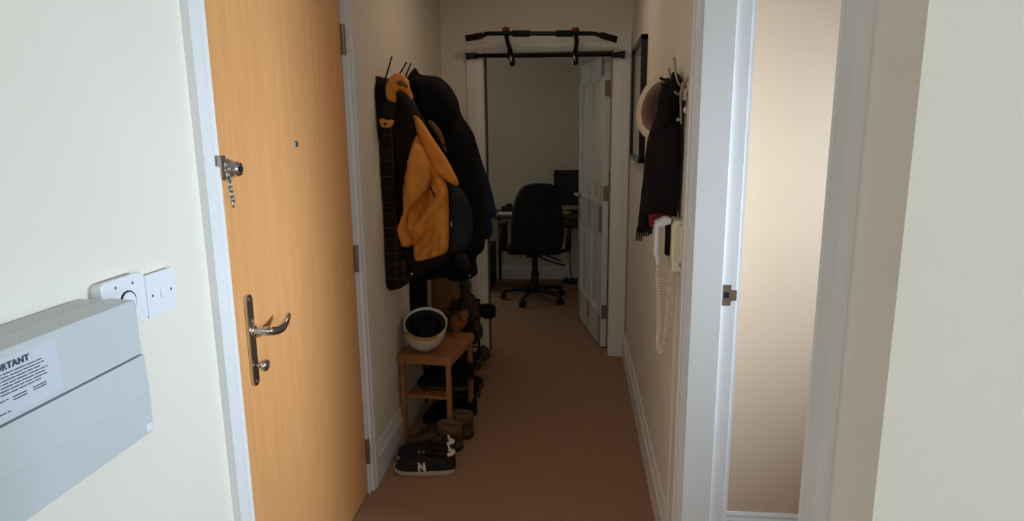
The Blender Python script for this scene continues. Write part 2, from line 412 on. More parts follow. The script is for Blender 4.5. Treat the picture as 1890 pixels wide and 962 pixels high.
# lever handle on a long plate
B = BM(); pl = []
yc, zt, zb, hw = 1.577, 1.085, 0.830, 0.0165
for k in range(9): a = PI * k / 8; pl.append((DX, yc + hw * math.cos(a), zt - hw + hw * math.sin(a)))
for k in range(9): a = PI + PI * k / 8; pl.append((DX, yc + hw * math.cos(a), zb + hw + hw * math.sin(a)))
prism(B, pl, (0.009, 0, 0)); hp = obj('door_handle', B, 'chrome', door, bevel=0.002)
B = BM(); path = smooth_path([(DX + 0.008, yc, 0.985), (DX + 0.030, yc, 0.985), (DX + 0.050, yc + 0.010, 0.982), (DX + 0.054, yc + 0.04, 0.974), (DX + 0.054, yc + 0.075, 0.972), (DX + 0.052, yc + 0.110, 0.981), (DX + 0.050, yc + 0.132, 0.994)], 6)
tube(B, path, [0.011 if i < 10 else 0.0125 - 0.0065 * max(0, (i - 24) / (len(path) - 24)) for i in range(len(path))], 14); lathe(B, [(0.0155, 0), (0.0155, 0.006), (0.013, 0.009)], Matrix.Translation((DX + 0.009, yc, 0.985)) @ Matrix.Rotation(PI / 2, 4, 'Y'), 20)
obj('lever', B, 'chrome', hp, smooth=True)
B = BM(); mt = Matrix.Translation((DX + 0.009, yc + 0.002, 0.888)) @ Matrix.Rotation(PI / 2, 4, 'Y')
lathe(B, [(0.008, 0), (0.008, 0.018)], mt, 16); lathe(B, [(0.004, 0.018), (0.016, 0.020), (0.0185, 0.026), (0.016, 0.031), (0.004, 0.033)], mt @ Matrix.Rotation(PI / 2, 4, 'Z'), 20, 1, 0.9)
obj('thumb_turn', B, 'chrome', hp, smooth=True)
for z in (zt - 0.014, zb + 0.014):
    B = BM(); lathe(B, [(0.005, 0), (0.0045, 0.002), (0.001, 0.0022)], Matrix.Translation((DX + 0.009, yc, z)) @ Matrix.Rotation(PI / 2, 4, 'Y'), 10); obj('screw', B, 'steel', hp)
# peephole, with its small cover hanging beside it
B = BM(); mt = Matrix.Translation((DX, 1.957, 1.467)) @ Matrix.Rotation(PI / 2, 4, 'Y'); lathe(B, [(0.010, 0), (0.010, 0.003), (0.007, 0.005), (0.006, 0.002), (0.001, 0.002)], mt, 20); pe = obj('peephole', B, 'steel', door, smooth=True)
B = BM(); lathe(B, [(0.0055, 0.0025), (0.0055, 0.0042), (0.001, 0.0046)], mt, 16); obj('lens', B, 'hole', pe)
# chain latch block on the door
B = BM(); mt = Matrix.Translation((DX, 1.553, 1.414)) @ Matrix.Rotation(PI / 2, 4, 'Y')
lathe(B, [(0.023, 0), (0.023, 0.006), (0.020, 0.008), (0.019, 0.024), (0.016, 0.029), (0.006, 0.030)], mt, 28); cb = obj('night_latch', B, 'chrome', door, smooth=True)
B = BM(); box(B, (DX + 0.0, 1.515, 1.388), (DX + 0.016, 1.531, 1.440), 0.002); obj('latch_case', B, 'steel', cb)
B = BM(); lathe(B, [(0.008, 0.028), (0.007, 0.033), (0.002, 0.034)], mt, 14); obj('button', B, 'hole', cb)
# closer body at the head of the door
B = BM(); box(B, (DX, 2.03, 1.955), (DX + 0.055, 2.29, 2.015), 0.012); cl = obj('door_closer', B, 'brownblk', door, smooth=False)
B = BM(); tube(B, [(DX + 0.03, 2.10, 2.01), (DX + 0.03, 2.10, 2.045), (DX + 0.20, 2.22, 2.05), (DX + 0.03, 2.36, 2.055)], 0.007, 8); obj('closer_arm', B, 'steel', cl)
# security chain hanging from the frame
ch = thing('door_chain', 'steel security chain dangling from the white frame beside the orange door', 'chain', (LW + 0.02, 1.473, 1.44))
B = BM(); box(B, (LW + 0.0195, 1.460, 1.425), (LW + 0.028, 1.486, 1.450), 0.002); obj('chain_plate', B, 'steel', ch)
z = 1.428; B = BM()
for k in range(9):
    y = 1.478 + 0.016 * (k / 8); x = LW + 0.031 + 0.001 * (k % 2); pts = []
    for j in range(13):
        a = 2 * PI * j / 12; u, v = 0.0052 * math.cos(a), 0.0085 * math.sin(a)
        pts.append((x + (u if k % 2 else 0), y + (0 if k % 2 else u), z + v))
    tube(B, pts, 0.0018, 6, cap=False); z -= 0.0118
obj('chain_links', B, 'steel', ch, smooth=True)

# side room door frame: lining with stop, architraves on both sides
TX = RW + 0.13
B = BM()
for (y0, y1) in ((DN - 0.0195, DN), (DF, DF + 0.0195)): box(B, (RW - 0.002, y0, 0), (TX + 0.002, y1, 2.06))
box(B, (RW - 0.002, DN, 2.03), (TX + 0.002, DF, 2.0795))
# far stop covers the hall side of the lining, the rebate is left for the door
box(B, (RW + 0.002, DF - 0.014, 0), (TX - 0.040, DF + 0.001, 2.03), 0.002); box(B, (RW + 0.002, DN - 0.001, 0), (TX - 0.040, DN + 0.012, 2.03), 0.002); box(B, (RW + 0.002, DN + .012, 2.018), (TX - 0.040, DF - .014, 2.031))
struct(obj('trim_3', B, 'trim'))
struct(obj('trim_4', arch_y(RW, -1, DN - 0.006, DF + 0.006, 2.05, 2.05, 0.062, 0.018), 'trim'))
struct(obj('trim_5', arch_y(TX, 1, DN - 0.006, DF + 0.006, 2.05, 2.05, 0.062, 0.018), 'trim'))
# strike plate in the rebate
pc = ony(1350, 545, DF); zc = pc.z
sp_ = thing('strike_plate', 'small steel latch plate with dark hole set in the white door jamb', 'strike plate', (TX - 0.022, DF, zc))
B = BM(); box(B, (TX - 0.0365, DF - 0.0022, zc - 0.031), (TX - 0.012, DF - 0.0002, zc + 0.031), 0.0006); box(B, (TX - 0.013, DF - 0.0022, zc - 0.016), (TX + 0.004, DF - 0.0002, zc + 0.016), 0.0006); obj('plate', B, 'steel', sp_)
B = BM(); box(B, (TX - 0.032, DF - 0.0028, zc - 0.009), (TX - 0.018, DF - 0.002, zc + 0.009)); obj('latch_hole', B, 'hole', sp_)

# office door frame
B = BM()
def arch_end(x0, x1, z1, wd, th=0.020, Yw=ENDY):
    B = BM()
    prof = [(0, 0), (0, th), (wd * 0.45, th), (wd * 0.55, th * 0.8), (wd * 0.85, th * 0.62), (wd, th * 0.5), (wd, 0)]
    prism(B, [(x0 - wd + u, Yw - t, 0) for u, t in prof], (0, 0, z1 + 0.001)); prism(B, [(x1 + wd - u, Yw - t, 0) for u, t in prof], (0, 0, z1 + .001))
    prism(B, [(x0 - wd, Yw - t, z1 + wd - u) for u, t in prof], (x1 - x0 + 2 * wd, 0, 0)); return B
struct(obj('trim_6', arch_end(OX0 + 0.018, OX1 - 0.008, OZ - 0.02, 0.100), 'trim'))
B = BM(); box(B, (OX0, ENDY - 0.002, 0), (OX0 + 0.022, ENDY + 0.122, OZ)); box(B, (OX1 - 0.014, ENDY - 0.002, 0), (OX1, ENDY + 0.122, OZ)); box(B, (OX0, ENDY - 0.002, OZ - 0.024), (OX1, ENDY + 0.122, OZ))
struct(obj('trim_7', B, 'trim'))
B = BM(); box(B, (OX0 + 0.022, ENDY + 0.055, 0), (OX0 + 0.033, ENDY + 0.080, OZ - 0.02)); box(B, (OX0 + .022, ENDY + 0.055, OZ - 0.036), (OX1 - .014, ENDY + 0.080, OZ - 0.022)); struct(obj('trim_8', B, 'gap'))
# open white panelled office door: built flat along +u, thickness t, then turned
LEN, TH, DH = 0.80, 0.040, 1.955
hx, hy = 0.213, 4.365
ang = math.atan2(0.795, -0.160)
XF = Matrix.Translation((hx, hy, 0.012)) @ Matrix.Rotation(ang, 4, 'Z')
B = BM()
st, cg = 0.10, 0.012     # stile width and panel recess depth
u0, um, u1 = 0.0, LEN / 2, LEN
rows = [(0.22, 0.80), (0.98, DH - 0.13)]
cols = [(st, um - 0.045), (um + 0.045, LEN - st)]
box(B, (0, -0.001, 0), (LEN, TH * 0.5 + 0.004, DH))
for face in (0,):
    # front skin (towards the hall): stiles and rails with raised mouldings round sunk panels
    ya, yb = TH * 0.5, TH
    box(B, (0, ya, 0), (st, yb, DH), 0.002); box(B, (LEN - st, ya, 0), (LEN, yb, DH), 0.002); box(B, (um - 0.045, ya, 0), (um + 0.045, yb, DH), 0.002)
    for z0, z1 in ((0, 0.22), (0.80, 0.98), (DH - 0.13, DH)): box(B, (0.002, ya, z0), (LEN - 0.002, yb, z1), 0.002)
    for c0, c1 in cols:
        for z0, z1 in rows:
            for k, (ins, dep, wd) in enumerate(((0.0, yb + 0.003, 0.014), (0.014, yb - 0.006, 0.012))):
                a0, a1, b0, b1 = c0 + ins, c1 - ins, z0 + ins, z1 - ins
                box(B, (a0, ya, b0), (a0 + wd, dep, b1)); box(B, (a1 - wd, ya, b0), (a1, dep, b1)); box(B, (a0, ya, b0), (a1, dep, b0 + wd)); box(B, (a0, ya, b1 - wd), (a1, dep, b1))
            box(B, (c0 + 0.05, ya, z0 + 0.05), (c1 - 0.05, ya + 0.013, z1 - 0.05), 0.008)
dd = obj('door_2', B, 'door6', None, loc=(hx, hy, 0), xf=XF); struct(dd)
for z0 in (1.70, 1.02, 0.20):
    B = BM(); box(B, (-0.0025, 0.003, z0), (0.0005, TH - 0.003, z0 + 0.10)); tube(B, [(-0.003, -0.004, z0 - 0.003), (-0.003, -0.004, z0 + 0.103)], 0.006, 8); obj('hinge', B, 'hinge', dd, xf=XF)
B = BM(); lathe(B, [(0.025, 0), (0.025, 0.006), (0.010, 0.009), (0.009, 0.045), (0.001, 0.046)], Matrix.Translation((LEN - 0.055, TH, 1.0)) @ Matrix.Rotation(-PI / 2, 4, 'X'), 18)
tube(B, smooth_path([(LEN - 0.055, TH + 0.042, 1.0), (LEN - 0.10, TH + 0.046, 1.0), (LEN - 0.165, TH + 0.040, 0.997)], 5), 0.009, 10); obj('door_handle', B, 'chrome', dd, smooth=True, xf=XF)

# ------------------------------------------------------------------ meter / fuse box cover on the left wall
fx = LW + 0.115; by0, by1 = 0.38, 1.000; bz0, bzm, bz1 = 0.985, 1.128, 1.224
fb = thing('fuse_box', 'pale grey fuse box with a printed notice on the left wall', 'fuse box', (LW, (by0 + by1) / 2, bz0))
B = BM(); box(B, (LW + 0.0005, by0, bz0 + 0.004), (fx - 0.010, by1 + 0.012, bz1 - 0.002), 0.004); obj('back_case', B, 'boxp', fb)
B = BM(); prism(B, [(fx - 0.045, by0, bzm + 0.0012), (fx - 0.001, by0, bzm + 0.0012), (fx - 0.004, by0, bz1), (fx - 0.050, by0, bz1 + 0.003)], (0, by1 - by0, 0)); obj('upper_cover', B, 'boxp', fb, bevel=0.0015)
B = BM(); prism(B, [(fx - 0.045, by0, bz0), (fx + 0.001, by0, bz0), (fx + 0.003, by0, 1.060), (fx + 0.0035, by0, 1.0605), (fx + 0.001, by0, bzm - 0.0012), (fx - 0.045, by0, bzm - 0.0012)], (0, by1 + 0.001 - by0, 0)); lc = obj('lower_cover', B, 'boxp', fb, bevel=0.0015)
B = BM(); box(B, (fx + 0.0005, by1 - 0.018, bz0 + 0.004), (fx + 0.003, by1 - 0.002, bz0 + 0.018), 0.002); obj('corner_screw', B, 'plastic', lc)
# notice: white label, heading and lines of small print
lx = fx - 0.0022
B = BM(); prism(B, [(fx - 0.0024, by0 + 0.05, bzm + 0.008), (fx - 0.0008, by0 + 0.05, bzm + 0.008), (fx - 0.0032, by0 + 0.05, bz1 - 0.010), (fx - 0.005, by0 + 0.05, bz1 - 0.010)], (0, 0.395, 0)); lab = obj('notice', B, 'label', fb)
cu = bpy.data.curves.new('heading', 'FONT'); cu.body = 'IMPORTANT'; cu.size = 0.0125; cu.extrude = 0.0003; cu.align_x = 'RIGHT'; cu.space_character = 1.12; cu.offset = 0.0003
to = bpy.data.objects.new('heading_tmp', cu); COL.objects.link(to)
dg = bpy.context.evaluated_depsgraph_get(); me = bpy.data.meshes.new_from_object(to.evaluated_get(dg)); bpy.data.objects.remove(to)
bt = bmesh.new(); bt.from_mesh(me); bpy.data.meshes.remove(me)
TXF = Matrix(((0, 0, 1, fx - 0.0016), (1, 0, 0, 0.777), (0, 1, 0, 1.1985), (0, 0, 0, 1)))   # text x -> +y, text y -> +z, text z -> +x
obj('heading', bt, 'ink', lab, xf=TXF)
B = BM(); random.seed(3); z = 1.1925
ends = [0.797, 0.800, 0.792, 0.804, 0.798, 0.801, 0.790]
for k in range(7):
    y = 0.50; ye = ends[k]
    while y < ye:
        l = random.uniform(0.006, 0.02); x = fx + 0.0003 - (z - bzm) * 0.0308
        box(B, (x - 0.001, y, z), (x, min(y + l, ye), z + 0.0012)); y += l + 0.0022
    z -= 0.0045
z -= 0.003
for k, (ya, ye) in enumerate(((0.50, 0.735), (0.50, 0.690), (0.50, 0.700), (0.50, 0.735))):
    y = ya
    while y < ye:
        l = random.uniform(0.005, 0.018); x = fx + 0.0003 - (z - bzm) * 0.0308
        box(B, (x - 0.001, y, z), (x, min(y + l, ye), z + 0.0012)); y += l + 0.0022
    z -= 0.0055
for (y, z) in ((0.742, 1.158), (0.742, 1.154), (0.775, 1.158), (0.775, 1.1545)):
    x = fx + 0.0003 - (z - bzm) * 0.0308; box(B, (x - 0.001, y, z), (x, y + 0.022, z + 0.0012))
obj('small_print', B, 'ink', lab)

# outlet plate and light switch
def plate(y0, y1, z0, z1, th, rad, x0=LW):
    pts = []
    for (cy, cz, a0) in ((y1 - rad, z1 - rad, 0), (y0 + rad, z1 - rad, PI / 2), (y0 + rad, z0 + rad, PI), (y1 - rad, z0 + rad, 3 * PI / 2)):
        for k in range(6): a = a0 + PI / 2 * k / 5; pts.append((x0, cy + rad * math.cos(a), cz + rad * math.sin(a)))
    B = BM(); prism(B, pts, (th, 0, 0)); return B
def screw(parent, y, z, x):
    B = BM(); mt = Matrix.Translation((x - 0.0008, y, z)) @ Matrix.Rotation(PI / 2, 4, 'Y'); lathe(B, [(0.0030, 0), (0.0028, 0.0014), (0.0006, 0.0016)], mt, 12); o = obj('screw', B, 'steel', parent)
sw = thing('light_switch', 'square white single light switch on left wall near the door frame', 'light switch', (LW, 1.21, 1.14))
obj('mounting_box', plate(1.169, 1.255, 1.1425, 1.2245, 0.010, 0.001), 'plastic', sw)
obj('face_plate', plate(1.166, 1.258, 1.140, 1.227, 0.006, 0.002, LW + 0.010), 'plastic', sw, bevel=0.001)
B = BM(); prism(B, [(LW + 0.0155, 1.2065, 1.172), (LW + 0.0155, 1.2065, 1.196), (LW + 0.0175, 1.2065, 1.196), (LW + 0.0215, 1.2065, 1.172)], (0, 0.009, 0)); obj('rocker', B, 'plastic', sw, bevel=0.0006)
screw(sw, 1.182, 1.183, LW + 0.016); screw(sw, 1.242, 1.183, LW + 0.016)
so = thing('outlet_plate', 'white rounded outlet plate half hidden behind the grey fuse box', 'outlet plate', (LW, 1.09, 1.15))
obj('mounting_box', plate(1.040, 1.150, 1.148, 1.2375, 0.014, 0.012), 'plastic', so)
obj('face_plate', plate(1.036, 1.154, 1.144, 1.241, 0.010, 0.014, LW + 0.014), 'plastic', so, bevel=0.002)
screw(so, 1.072, 1.226, LW + 0.024); screw(so, 1.118, 1.225, LW + 0.024)
B = BM(); pts = [(LW + 0.0255, 1.100 + 0.020 * math.cos(PI * k / 16 * 2), 1.193 + 0.020 * math.sin(PI * k / 16 * 2)) for k in range(17)]; tube(B, pts, 0.0016, 8, cap=False); rg = obj('dial_ring', B, 'brownblk', so)
B = BM(); lathe(B, [(0.019, 0.0), (0.019, 0.003), (0.016, 0.006), (0.001, 0.0065)], Matrix.Translation((LW + 0.0235, 1.100, 1.193)) @ Matrix.Rotation(PI / 2, 4, 'Y'), 24); obj('dial', B, 'plastic', so, smooth=False)

# ------------------------------------------------------------------ coats on the left wall
rail = thing('coat_hook_rail', 'dark wooden coat rail with long metal prongs above the coats', 'coat hooks', (LW, 3.15, 1.75))
B = BM(); box(B, (LW + 0.0005, 2.80, 1.665), (LW + 0.018, 3.70, 1.735), 0.003); obj('board', B, 'darkl', rail)
for (px, py, tx, ty, X0) in ((709, 143, 723, 106, LW), (733, 135, 750, 116, LW), (745, 140, 758, 118, LW)):
    p0 = onx(px, py, X0 + 0.03); tip = ony(tx, ty, p0.y)
    B = BM(); root = Vector((LW + 0.018, p0.y, 1.70)); tube(B, [root, root + Vector((0.012, 0, -0.004)), p0 + Vector((0, 0, -.02)), tip], 0.0034, 8); lathe(B, [(0.0005, -0.005), (0.005, 0), (0.0005, 0.005)], Matrix.Translation(tip), 10)
    lathe(B, [(0.012, 0), (0.012, 0.004)], Matrix.Translation(root) @ Matrix.Rotation(PI / 2, 4, 'Y'), 12); tube(B, smooth_path([root, root + Vector((0.03, 0, -0.03)), root + Vector((0.035, 0, -0.012))], 4), 0.0035, 8)
    obj('hook', B, 'blackmetal', rail, smooth=True)

# plaid coat
cp = thing('plaid_coat', 'black coat with thin orange plaid check hanging nearest the door', 'coat', (LW + 0.01, 2.85, 0.84))
B = cloth([(690, 176), (708, 172), (722, 200), (727, 300), (729, 380), (735, 430), (742, 468), (752, 492), (760, 512), (744, 528), (718, 534), (694, 531), (691, 470), (686, 400), (682, 320), (680, 240)], 2.83, 0.03, 0.05, 0.05, 0.010, 12, seed=1, lean=0.0)
obj('body', B, 'plaid', cp, smooth=True)
B = cloth([(686, 152), (700, 145), (709, 148), (714, 170), (716, 215), (712, 245), (704, 262), (690, 262), (678, 236), (678, 185)], 2.82, 0.045, 0.045, 0.05, 0.010, 12, seed=2); obj('hood', B, 'black', cp, smooth=True)
B = cloth([(694, 516), (740, 514), (756, 504), (764, 512), (750, 526), (736, 534), (716, 537), (693, 534)], 2.825, 0.012, 0.03, 0.015, 0.004, 12, seed=3); obj('hem', B, 'brownblk', cp, smooth=True)

# dark coat lining the middle, belongs to the orange jacket
jk = thing('orange_jacket', 'mustard orange and dark brown outdoor jacket, brightest of the hanging coats', 'jacket', (-0.70, 3.02, 0.95))
B = cloth([(712, 195), (735, 160), (757, 172), (775, 205), (800, 260), (822, 310), (845, 350), (842, 420), (832, 480), (790, 500), (762, 508), (742, 470), (728, 430), (722, 380), (716, 330), (712, 270)], 3.02, 0.06, 0.07, 0.05, 0.014, 10, seed=4); obj('body', B, 'brownblk', jk, smooth=True)
# hood of orange lining
B = cloth([(708, 184), (711, 160), (718, 144), (730, 134), (744, 138), (755, 148), (757, 164), (764, 180), (759, 186), (750, 172), (738, 166), (731, 170), (732, 190), (720, 190)], 2.84, 0.020, 0.03, 0.014, 0.006, 16, seed=5, rnd=2, step=0.010); hd = obj('hood', B, 'mustard', jk, smooth=True)
B = cloth([(732, 150), (741, 147), (752, 156), (753, 164), (742, 160), (733, 158)], 2.822, 0.010, 0.01, 0.010, 0.002, 16, seed=6, step=0.008); obj('hood_fold', B, 'tanpanel', hd, smooth=True)
B = cloth([(706, 185), (732, 189), (730, 222), (727, 232), (700, 224), (702, 200)], 2.80, 0.022, 0.02, 0.02, 0.004, 12, seed=7); obj('cuff', B, 'brownblk', jk, smooth=True)
B = cloth([(700, 217), (728, 221), (726, 230), (720, 237), (704, 236), (700, 228)], 2.785, 0.018, 0.02, 0.016, 0.002, 12, seed=8, step=0.01); tb = obj('tab', B, 'mustard', jk, smooth=True)
q = ony(711, 229, 2.764); B = BM(); lathe(B, [(0.0065, 0), (0.006, 0.004), (0.001, 0.005)], Matrix.Translation(q) @ Matrix.Rotation(PI / 2, 4, 'X'), 12); obj('snap', B, 'brownblk', tb)
# orange front: upper strip and large lower panel
B = cloth([(762, 214), (768, 212), (781, 226), (804, 262), (826, 294), (848, 337), (844, 344), (826, 336), (806, 322), (790, 296), (778, 268), (768, 242)], 2.935, 0.020, 0.03, 0.018, 0.004, 12, seed=9, rnd=1); obj('front_edge', B, 'mustard', jk, smooth=True)
B = cloth([(770, 246), (778, 262), (792, 288), (806, 318), (826, 340), (829, 380), (829, 440), (827, 467), (800, 476), (768, 485), (762, 470), (764, 450), (744, 460), (732, 440), (733, 422), (741, 402), (747, 388), (743, 374), (747, 340), (752, 300), (760, 265)], 2.93, 0.028, 0.04, 0.022, 0.050, 17, seed=12, rnd=2, step=0.011, dirn=(-0.5, 1)); fp = obj('front_panel', B, 'mustard', jk, smooth=True)
# sleeve hanging over the lower part of the panel
B = cloth([(764, 262), (776, 268), (790, 300), (794, 330), (788, 350), (772, 372), (758, 386), (750, 404), (752, 428), (761, 444), (756, 458), (742, 454), (732, 438), (733, 420), (741, 402), (745, 385), (743, 365), (749, 325), (756, 285)], 2.872, 0.026, 0.03, 0.020, 0.028, 12, seed=14, rnd=2, step=0.011); sl = obj('sleeve', B, 'mustard', jk, smooth=True)
B = BM(); tube(B, smooth_path([ony(794, 345, 2.89), ony(802, 362, 2.885), ony(812, 374, 2.885), ony(815, 382, 2.885)], 5), 0.0035, 7); obj('zip', B, 'brownblk', fp)
# slate side panel
B = cloth([(824, 338), (848, 343), (864, 366), (873, 400), (872, 440), (858, 462), (838, 468), (829, 470), (827, 440), (829, 400), (830, 370)], 2.98, 0.04, 0.05, 0.04, 0.006, 9, seed=15); sp2 = obj('side_panel', B, 'slate', jk, smooth=True)
q = ony(833, 414, 2.935); B = BM(); box(B, (q.x - 0.002, q.y - 0.004, q.z - 0.012), (q.x + 0.002, q.y + 0.01, q.z + 0.012), 0.0008); obj('label_tab', B, 'paper', sp2)
B = cloth([(736, 452), (765, 462), (770, 484), (785, 486), (787, 498), (776, 516), (756, 512), (742, 492), (734, 470)], 2.955, 0.025, 0.03, 0.03, 0.008, 9, seed=16); lc2 = obj('lower_cuff', B, 'brownblk', jk, smooth=True)
B = cloth([(752, 505), (764, 503), (758, 512), (754, 511)], 2.92, 0.006, 0.004, 0.008, 0.001, 9, seed=17, step=0.006, rnd=1); obj('logo_patch', B, 'white', lc2)
# second tan sleeve emerging behind the collar
B = cloth([(788, 224), (795, 220), (806, 232), (815, 243), (820, 258), (826, 282), (821, 280), (812, 262), (800, 242)], 3.0, 0.012, 0.03, 0.015, 0.004, 9, seed=18); obj('inner_lining', B, 'tanpanel', jk, smooth=True)

# black coats at the far end
bc = thing('black_hooded_coat', 'big black padded coat with pointed hood, farthest along the left rail', 'coat', (-0.7, 3.35, 0.85))
B = cloth([(748, 150), (757, 134), (766, 123), (775, 138), (790, 139), (812, 142), (832, 160), (846, 185), (850, 210), (864, 230), (876, 250), (880, 272), (888, 312), (896, 350), (899, 385), (897, 430), (894, 462), (877, 476), (884, 506), (862, 518), (835, 520), (826, 512), (800, 515), (780, 520), (756, 500), (750, 430), (752, 300), (748, 200)], 3.33, 0.10, 0.14, 0.10, 0.014, 8, seed=21, rnd=2, step=0.022); obj('body', B, 'black', bc, smooth=True)
B = cloth([(764, 140), (790, 140), (812, 143), (832, 162), (846, 188), (848, 215), (830, 232), (800, 235), (776, 215), (764, 180)], 3.26, 0.05, 0.10, 0.05, 0.010, 12, seed=22, step=0.02); obj('hood', B, 'navyblk', bc, smooth=True)
B = cloth([(838, 470), (856, 466), (866, 478), (868, 495), (858, 503), (846, 500), (840, 486)], 3.21, 0.02, 0.03, 0.02, 0.003, 12, seed=23); obj('pocket_flap', B, 'slate', bc, smooth=True)
q = ony(867, 509, 3.245); B = BM(); lathe(B, [(0.0035, -0.003), (0.0045, 0), (0.001, 0.003)], Matrix.Translation(q) @ Matrix.Rotation(PI / 2, 4, 'X'), 10); obj('snap', B, 'white', bc)
nb = thing('navy_blue_coat', 'navy blue coat glimpsed behind the right edge of the black hooded coat', 'coat', (-0.55, 3.72, 1.0))
B = cloth([(752, 168), (775, 160), (820, 190), (860, 240), (878, 258), (890, 300), (903, 335), (912, 370), (917, 398), (905, 402), (909, 428), (905, 438), (894, 441), (880, 430), (860, 420), (820, 330), (760, 260)], 3.64, 0.06, 0.06, 0.06, 0.012, 14, seed=25); obj('body', B, 'blue', nb, smooth=True)
B = cloth([(882, 400), (906, 398), (910, 428), (905, 440), (893, 443), (884, 432)], 3.61, 0.015, 0.06, 0.02, 0.008, 20, seed=26); obj('hem', B, 'blue', nb, smooth=True)
lb = thing('long_black_coat', 'long black coat hanging lowest, behind the helmet and the cardboard box', 'coat', (-0.78, 3.22, 0.62))
B = cloth([(746, 470), (786, 470), (789, 520), (789, 582), (770, 592), (752, 588), (747, 540)], 3.24, 0.04, 0.05, 0.06, 0.012, 12, seed=27, step=0.02); obj('body', B, 'black', lb, smooth=True)

# ------------------------------------------------------------------ bench with shelf
bn = thing('shoe_bench', 'narrow brown wooden shoe bench with one open shelf against left wall', 'bench', (-0.70, 3.08, 0))
BX0, BX1, BY0, BY1, BZ = -0.835, -0.560, 2.890, 3.290, 0.445
rotb = Matrix.Translation((-0.70, 3.08, 0)) @ Matrix.Rotation(math.radians(-7), 4, 'Z') @ Matrix.Translation((0.70, -3.08, 0))
B = BM(); box(B, (BX0, BY0, BZ - 0.042), (BX1, BY1, BZ), 0.004); obj('top', B, 'bamboo', bn, xf=rotb)
for x in (BX0 + 0.010, BX1 - 0.032):
    for y in (BY0 + 0.006, BY1 - 0.030):
        B = BM(); box(B, (x, y, 0.001), (x + 0.022, y + 0.024, BZ - 0.0425), 0.002); obj('leg', B, 'bamboo', bn, xf=rotb)
B = BM(); box(B, (BX0 + 0.033, BY0 + 0.010, 0.226), (BX1 - 0.033, BY0 + 0.028, 0.240), 0.001)
for k in range(5): box(B, (BX0 + 0.033 + k * 0.043, BY0 + 0.028, 0.228), (BX0 + 0.033 + k * 0.043 + 0.036, BY1 - 0.01, 0.238), 0.001)
obj('shelf', B, 'bamboo', bn, xf=rotb)

# white helmet, upside down, opening tilted to the viewer
hc = Vector((-0.735, 3.0, BZ + 0.098))
hm = thing('safety_helmet', 'white helmet lying upside down on the wooden bench, padding showing', 'helmet', (hc.x, hc.y, BZ))
HT = Matrix.Translation(hc) @ Matrix.Rotation(math.radians(20), 4, 'X') @ Matrix.Rotation(math.radians(9), 4, 'Y')
out = [(0.003, -0.098), (0.035, -0.093), (0.062, -0.078), (0.084, -0.052), (0.097, -0.020), (0.103, 0.015), (0.106, 0.045), (0.104, 0.049), (0.100, 0.047)]
inn = [(0.097, 0.015), (0.091, -0.020), (0.078, -0.050), (0.058, -0.072), (0.03, -0.086), (0.002, -0.09)]
B = BM(); lathe(B, out + inn, HT, 36, 1.0, 1.18); obj('shell', B, 'helmet', hm, smooth=True)
B = BM(); lathe(B, [(0.088, 0.040), (0.096, 0.038), (0.095, 0.012), (0.088, -0.020), (0.074, -0.048), (0.05, -0.068), (0.02, -0.078), (0.002, -0.074), (0.02, -0.065), (0.045, -0.052), (0.066, -0.030), (0.080, 0.0), (0.086, 0.03), (0.088, 0.040)], HT, 30, 1.0, 1.18, cap=False); obj('padding', B, 'foam', hm, smooth=True)
B = BM()
pts = []
for k in range(25):
    a = 2 * PI * k / 24; pts.append(HT @ Vector((0.086 * math.cos(a), 0.101 * math.sin(a), 0.030)))
tube(B, pts, 0.0075, 8, cap=False); obj('headband', B, 'slate', hm, smooth=True)
B = BM(); pts = [HT @ Vector((0.1055 * math.cos(a), 0.1245 * math.sin(a), 0.041)) for a in [math.radians(225 + 90 * k / 16) for k in range(17)]]; tube(B, pts, 0.009, 8); obj('strap', B, 'yellow', hm, smooth=True)
B = BM(); tube(B, smooth_path([HT @ Vector(p) for p in ((-0.07, 0.03, 0.02), (-0.03, 0.02, -0.02), (0.02, -0.01, -0.03), (0.06, -0.03, 0.02))], 5), 0.008, 8); tube(B, smooth_path([HT @ Vector(p) for p in ((-0.02, -0.08, 0.02), (0.01, -0.02, -0.02), (0.03, 0.04, -0.03), (0.03, 0.08, 0.02))], 5), 0.007, 8); obj('cradle_strap', B, 'slate', hm, smooth=True)

# things piled behind and beside the bench
pz = ony(812, 586, 3.20)
YB = 3.70
cbx = thing('cardboard_box', 'upright brown cardboard box behind the white helmet', 'box', (-0.76, 3.75, 0.366))
x0, x1 = max(LW + 0.004, ony(788, 560, YB).x), ony(836, 560, YB).x; zt2, zb2 = ony(800, 500, YB).z, ony(800, 586, YB).z
B = BM(); box(B, (x0, YB, zb2), (x1, YB + 0.12, zt2 + 0.02), 0.002); bb = obj('carton', B, 'card', cbx)
B = BM(); box(B, (x0, YB - 0.004, zb2 + 0.002), (x1 + 0.001, YB - 0.0005, zb2 + 0.026)); obj('bottom_flap', B, 'tan', cbx)
B = BM(); prism(B, [(x1 + .0005, YB + .004, zb2), (x1 + .0005, YB + .004, zt2 - 0.01), (x1 + 0.042, YB + 0.05, zt2 - 0.03), (x1 + 0.036, YB + 0.05, zb2 + 0.03)], (0.003, 0, 0)); obj('side_flap', B, 'card', cbx)

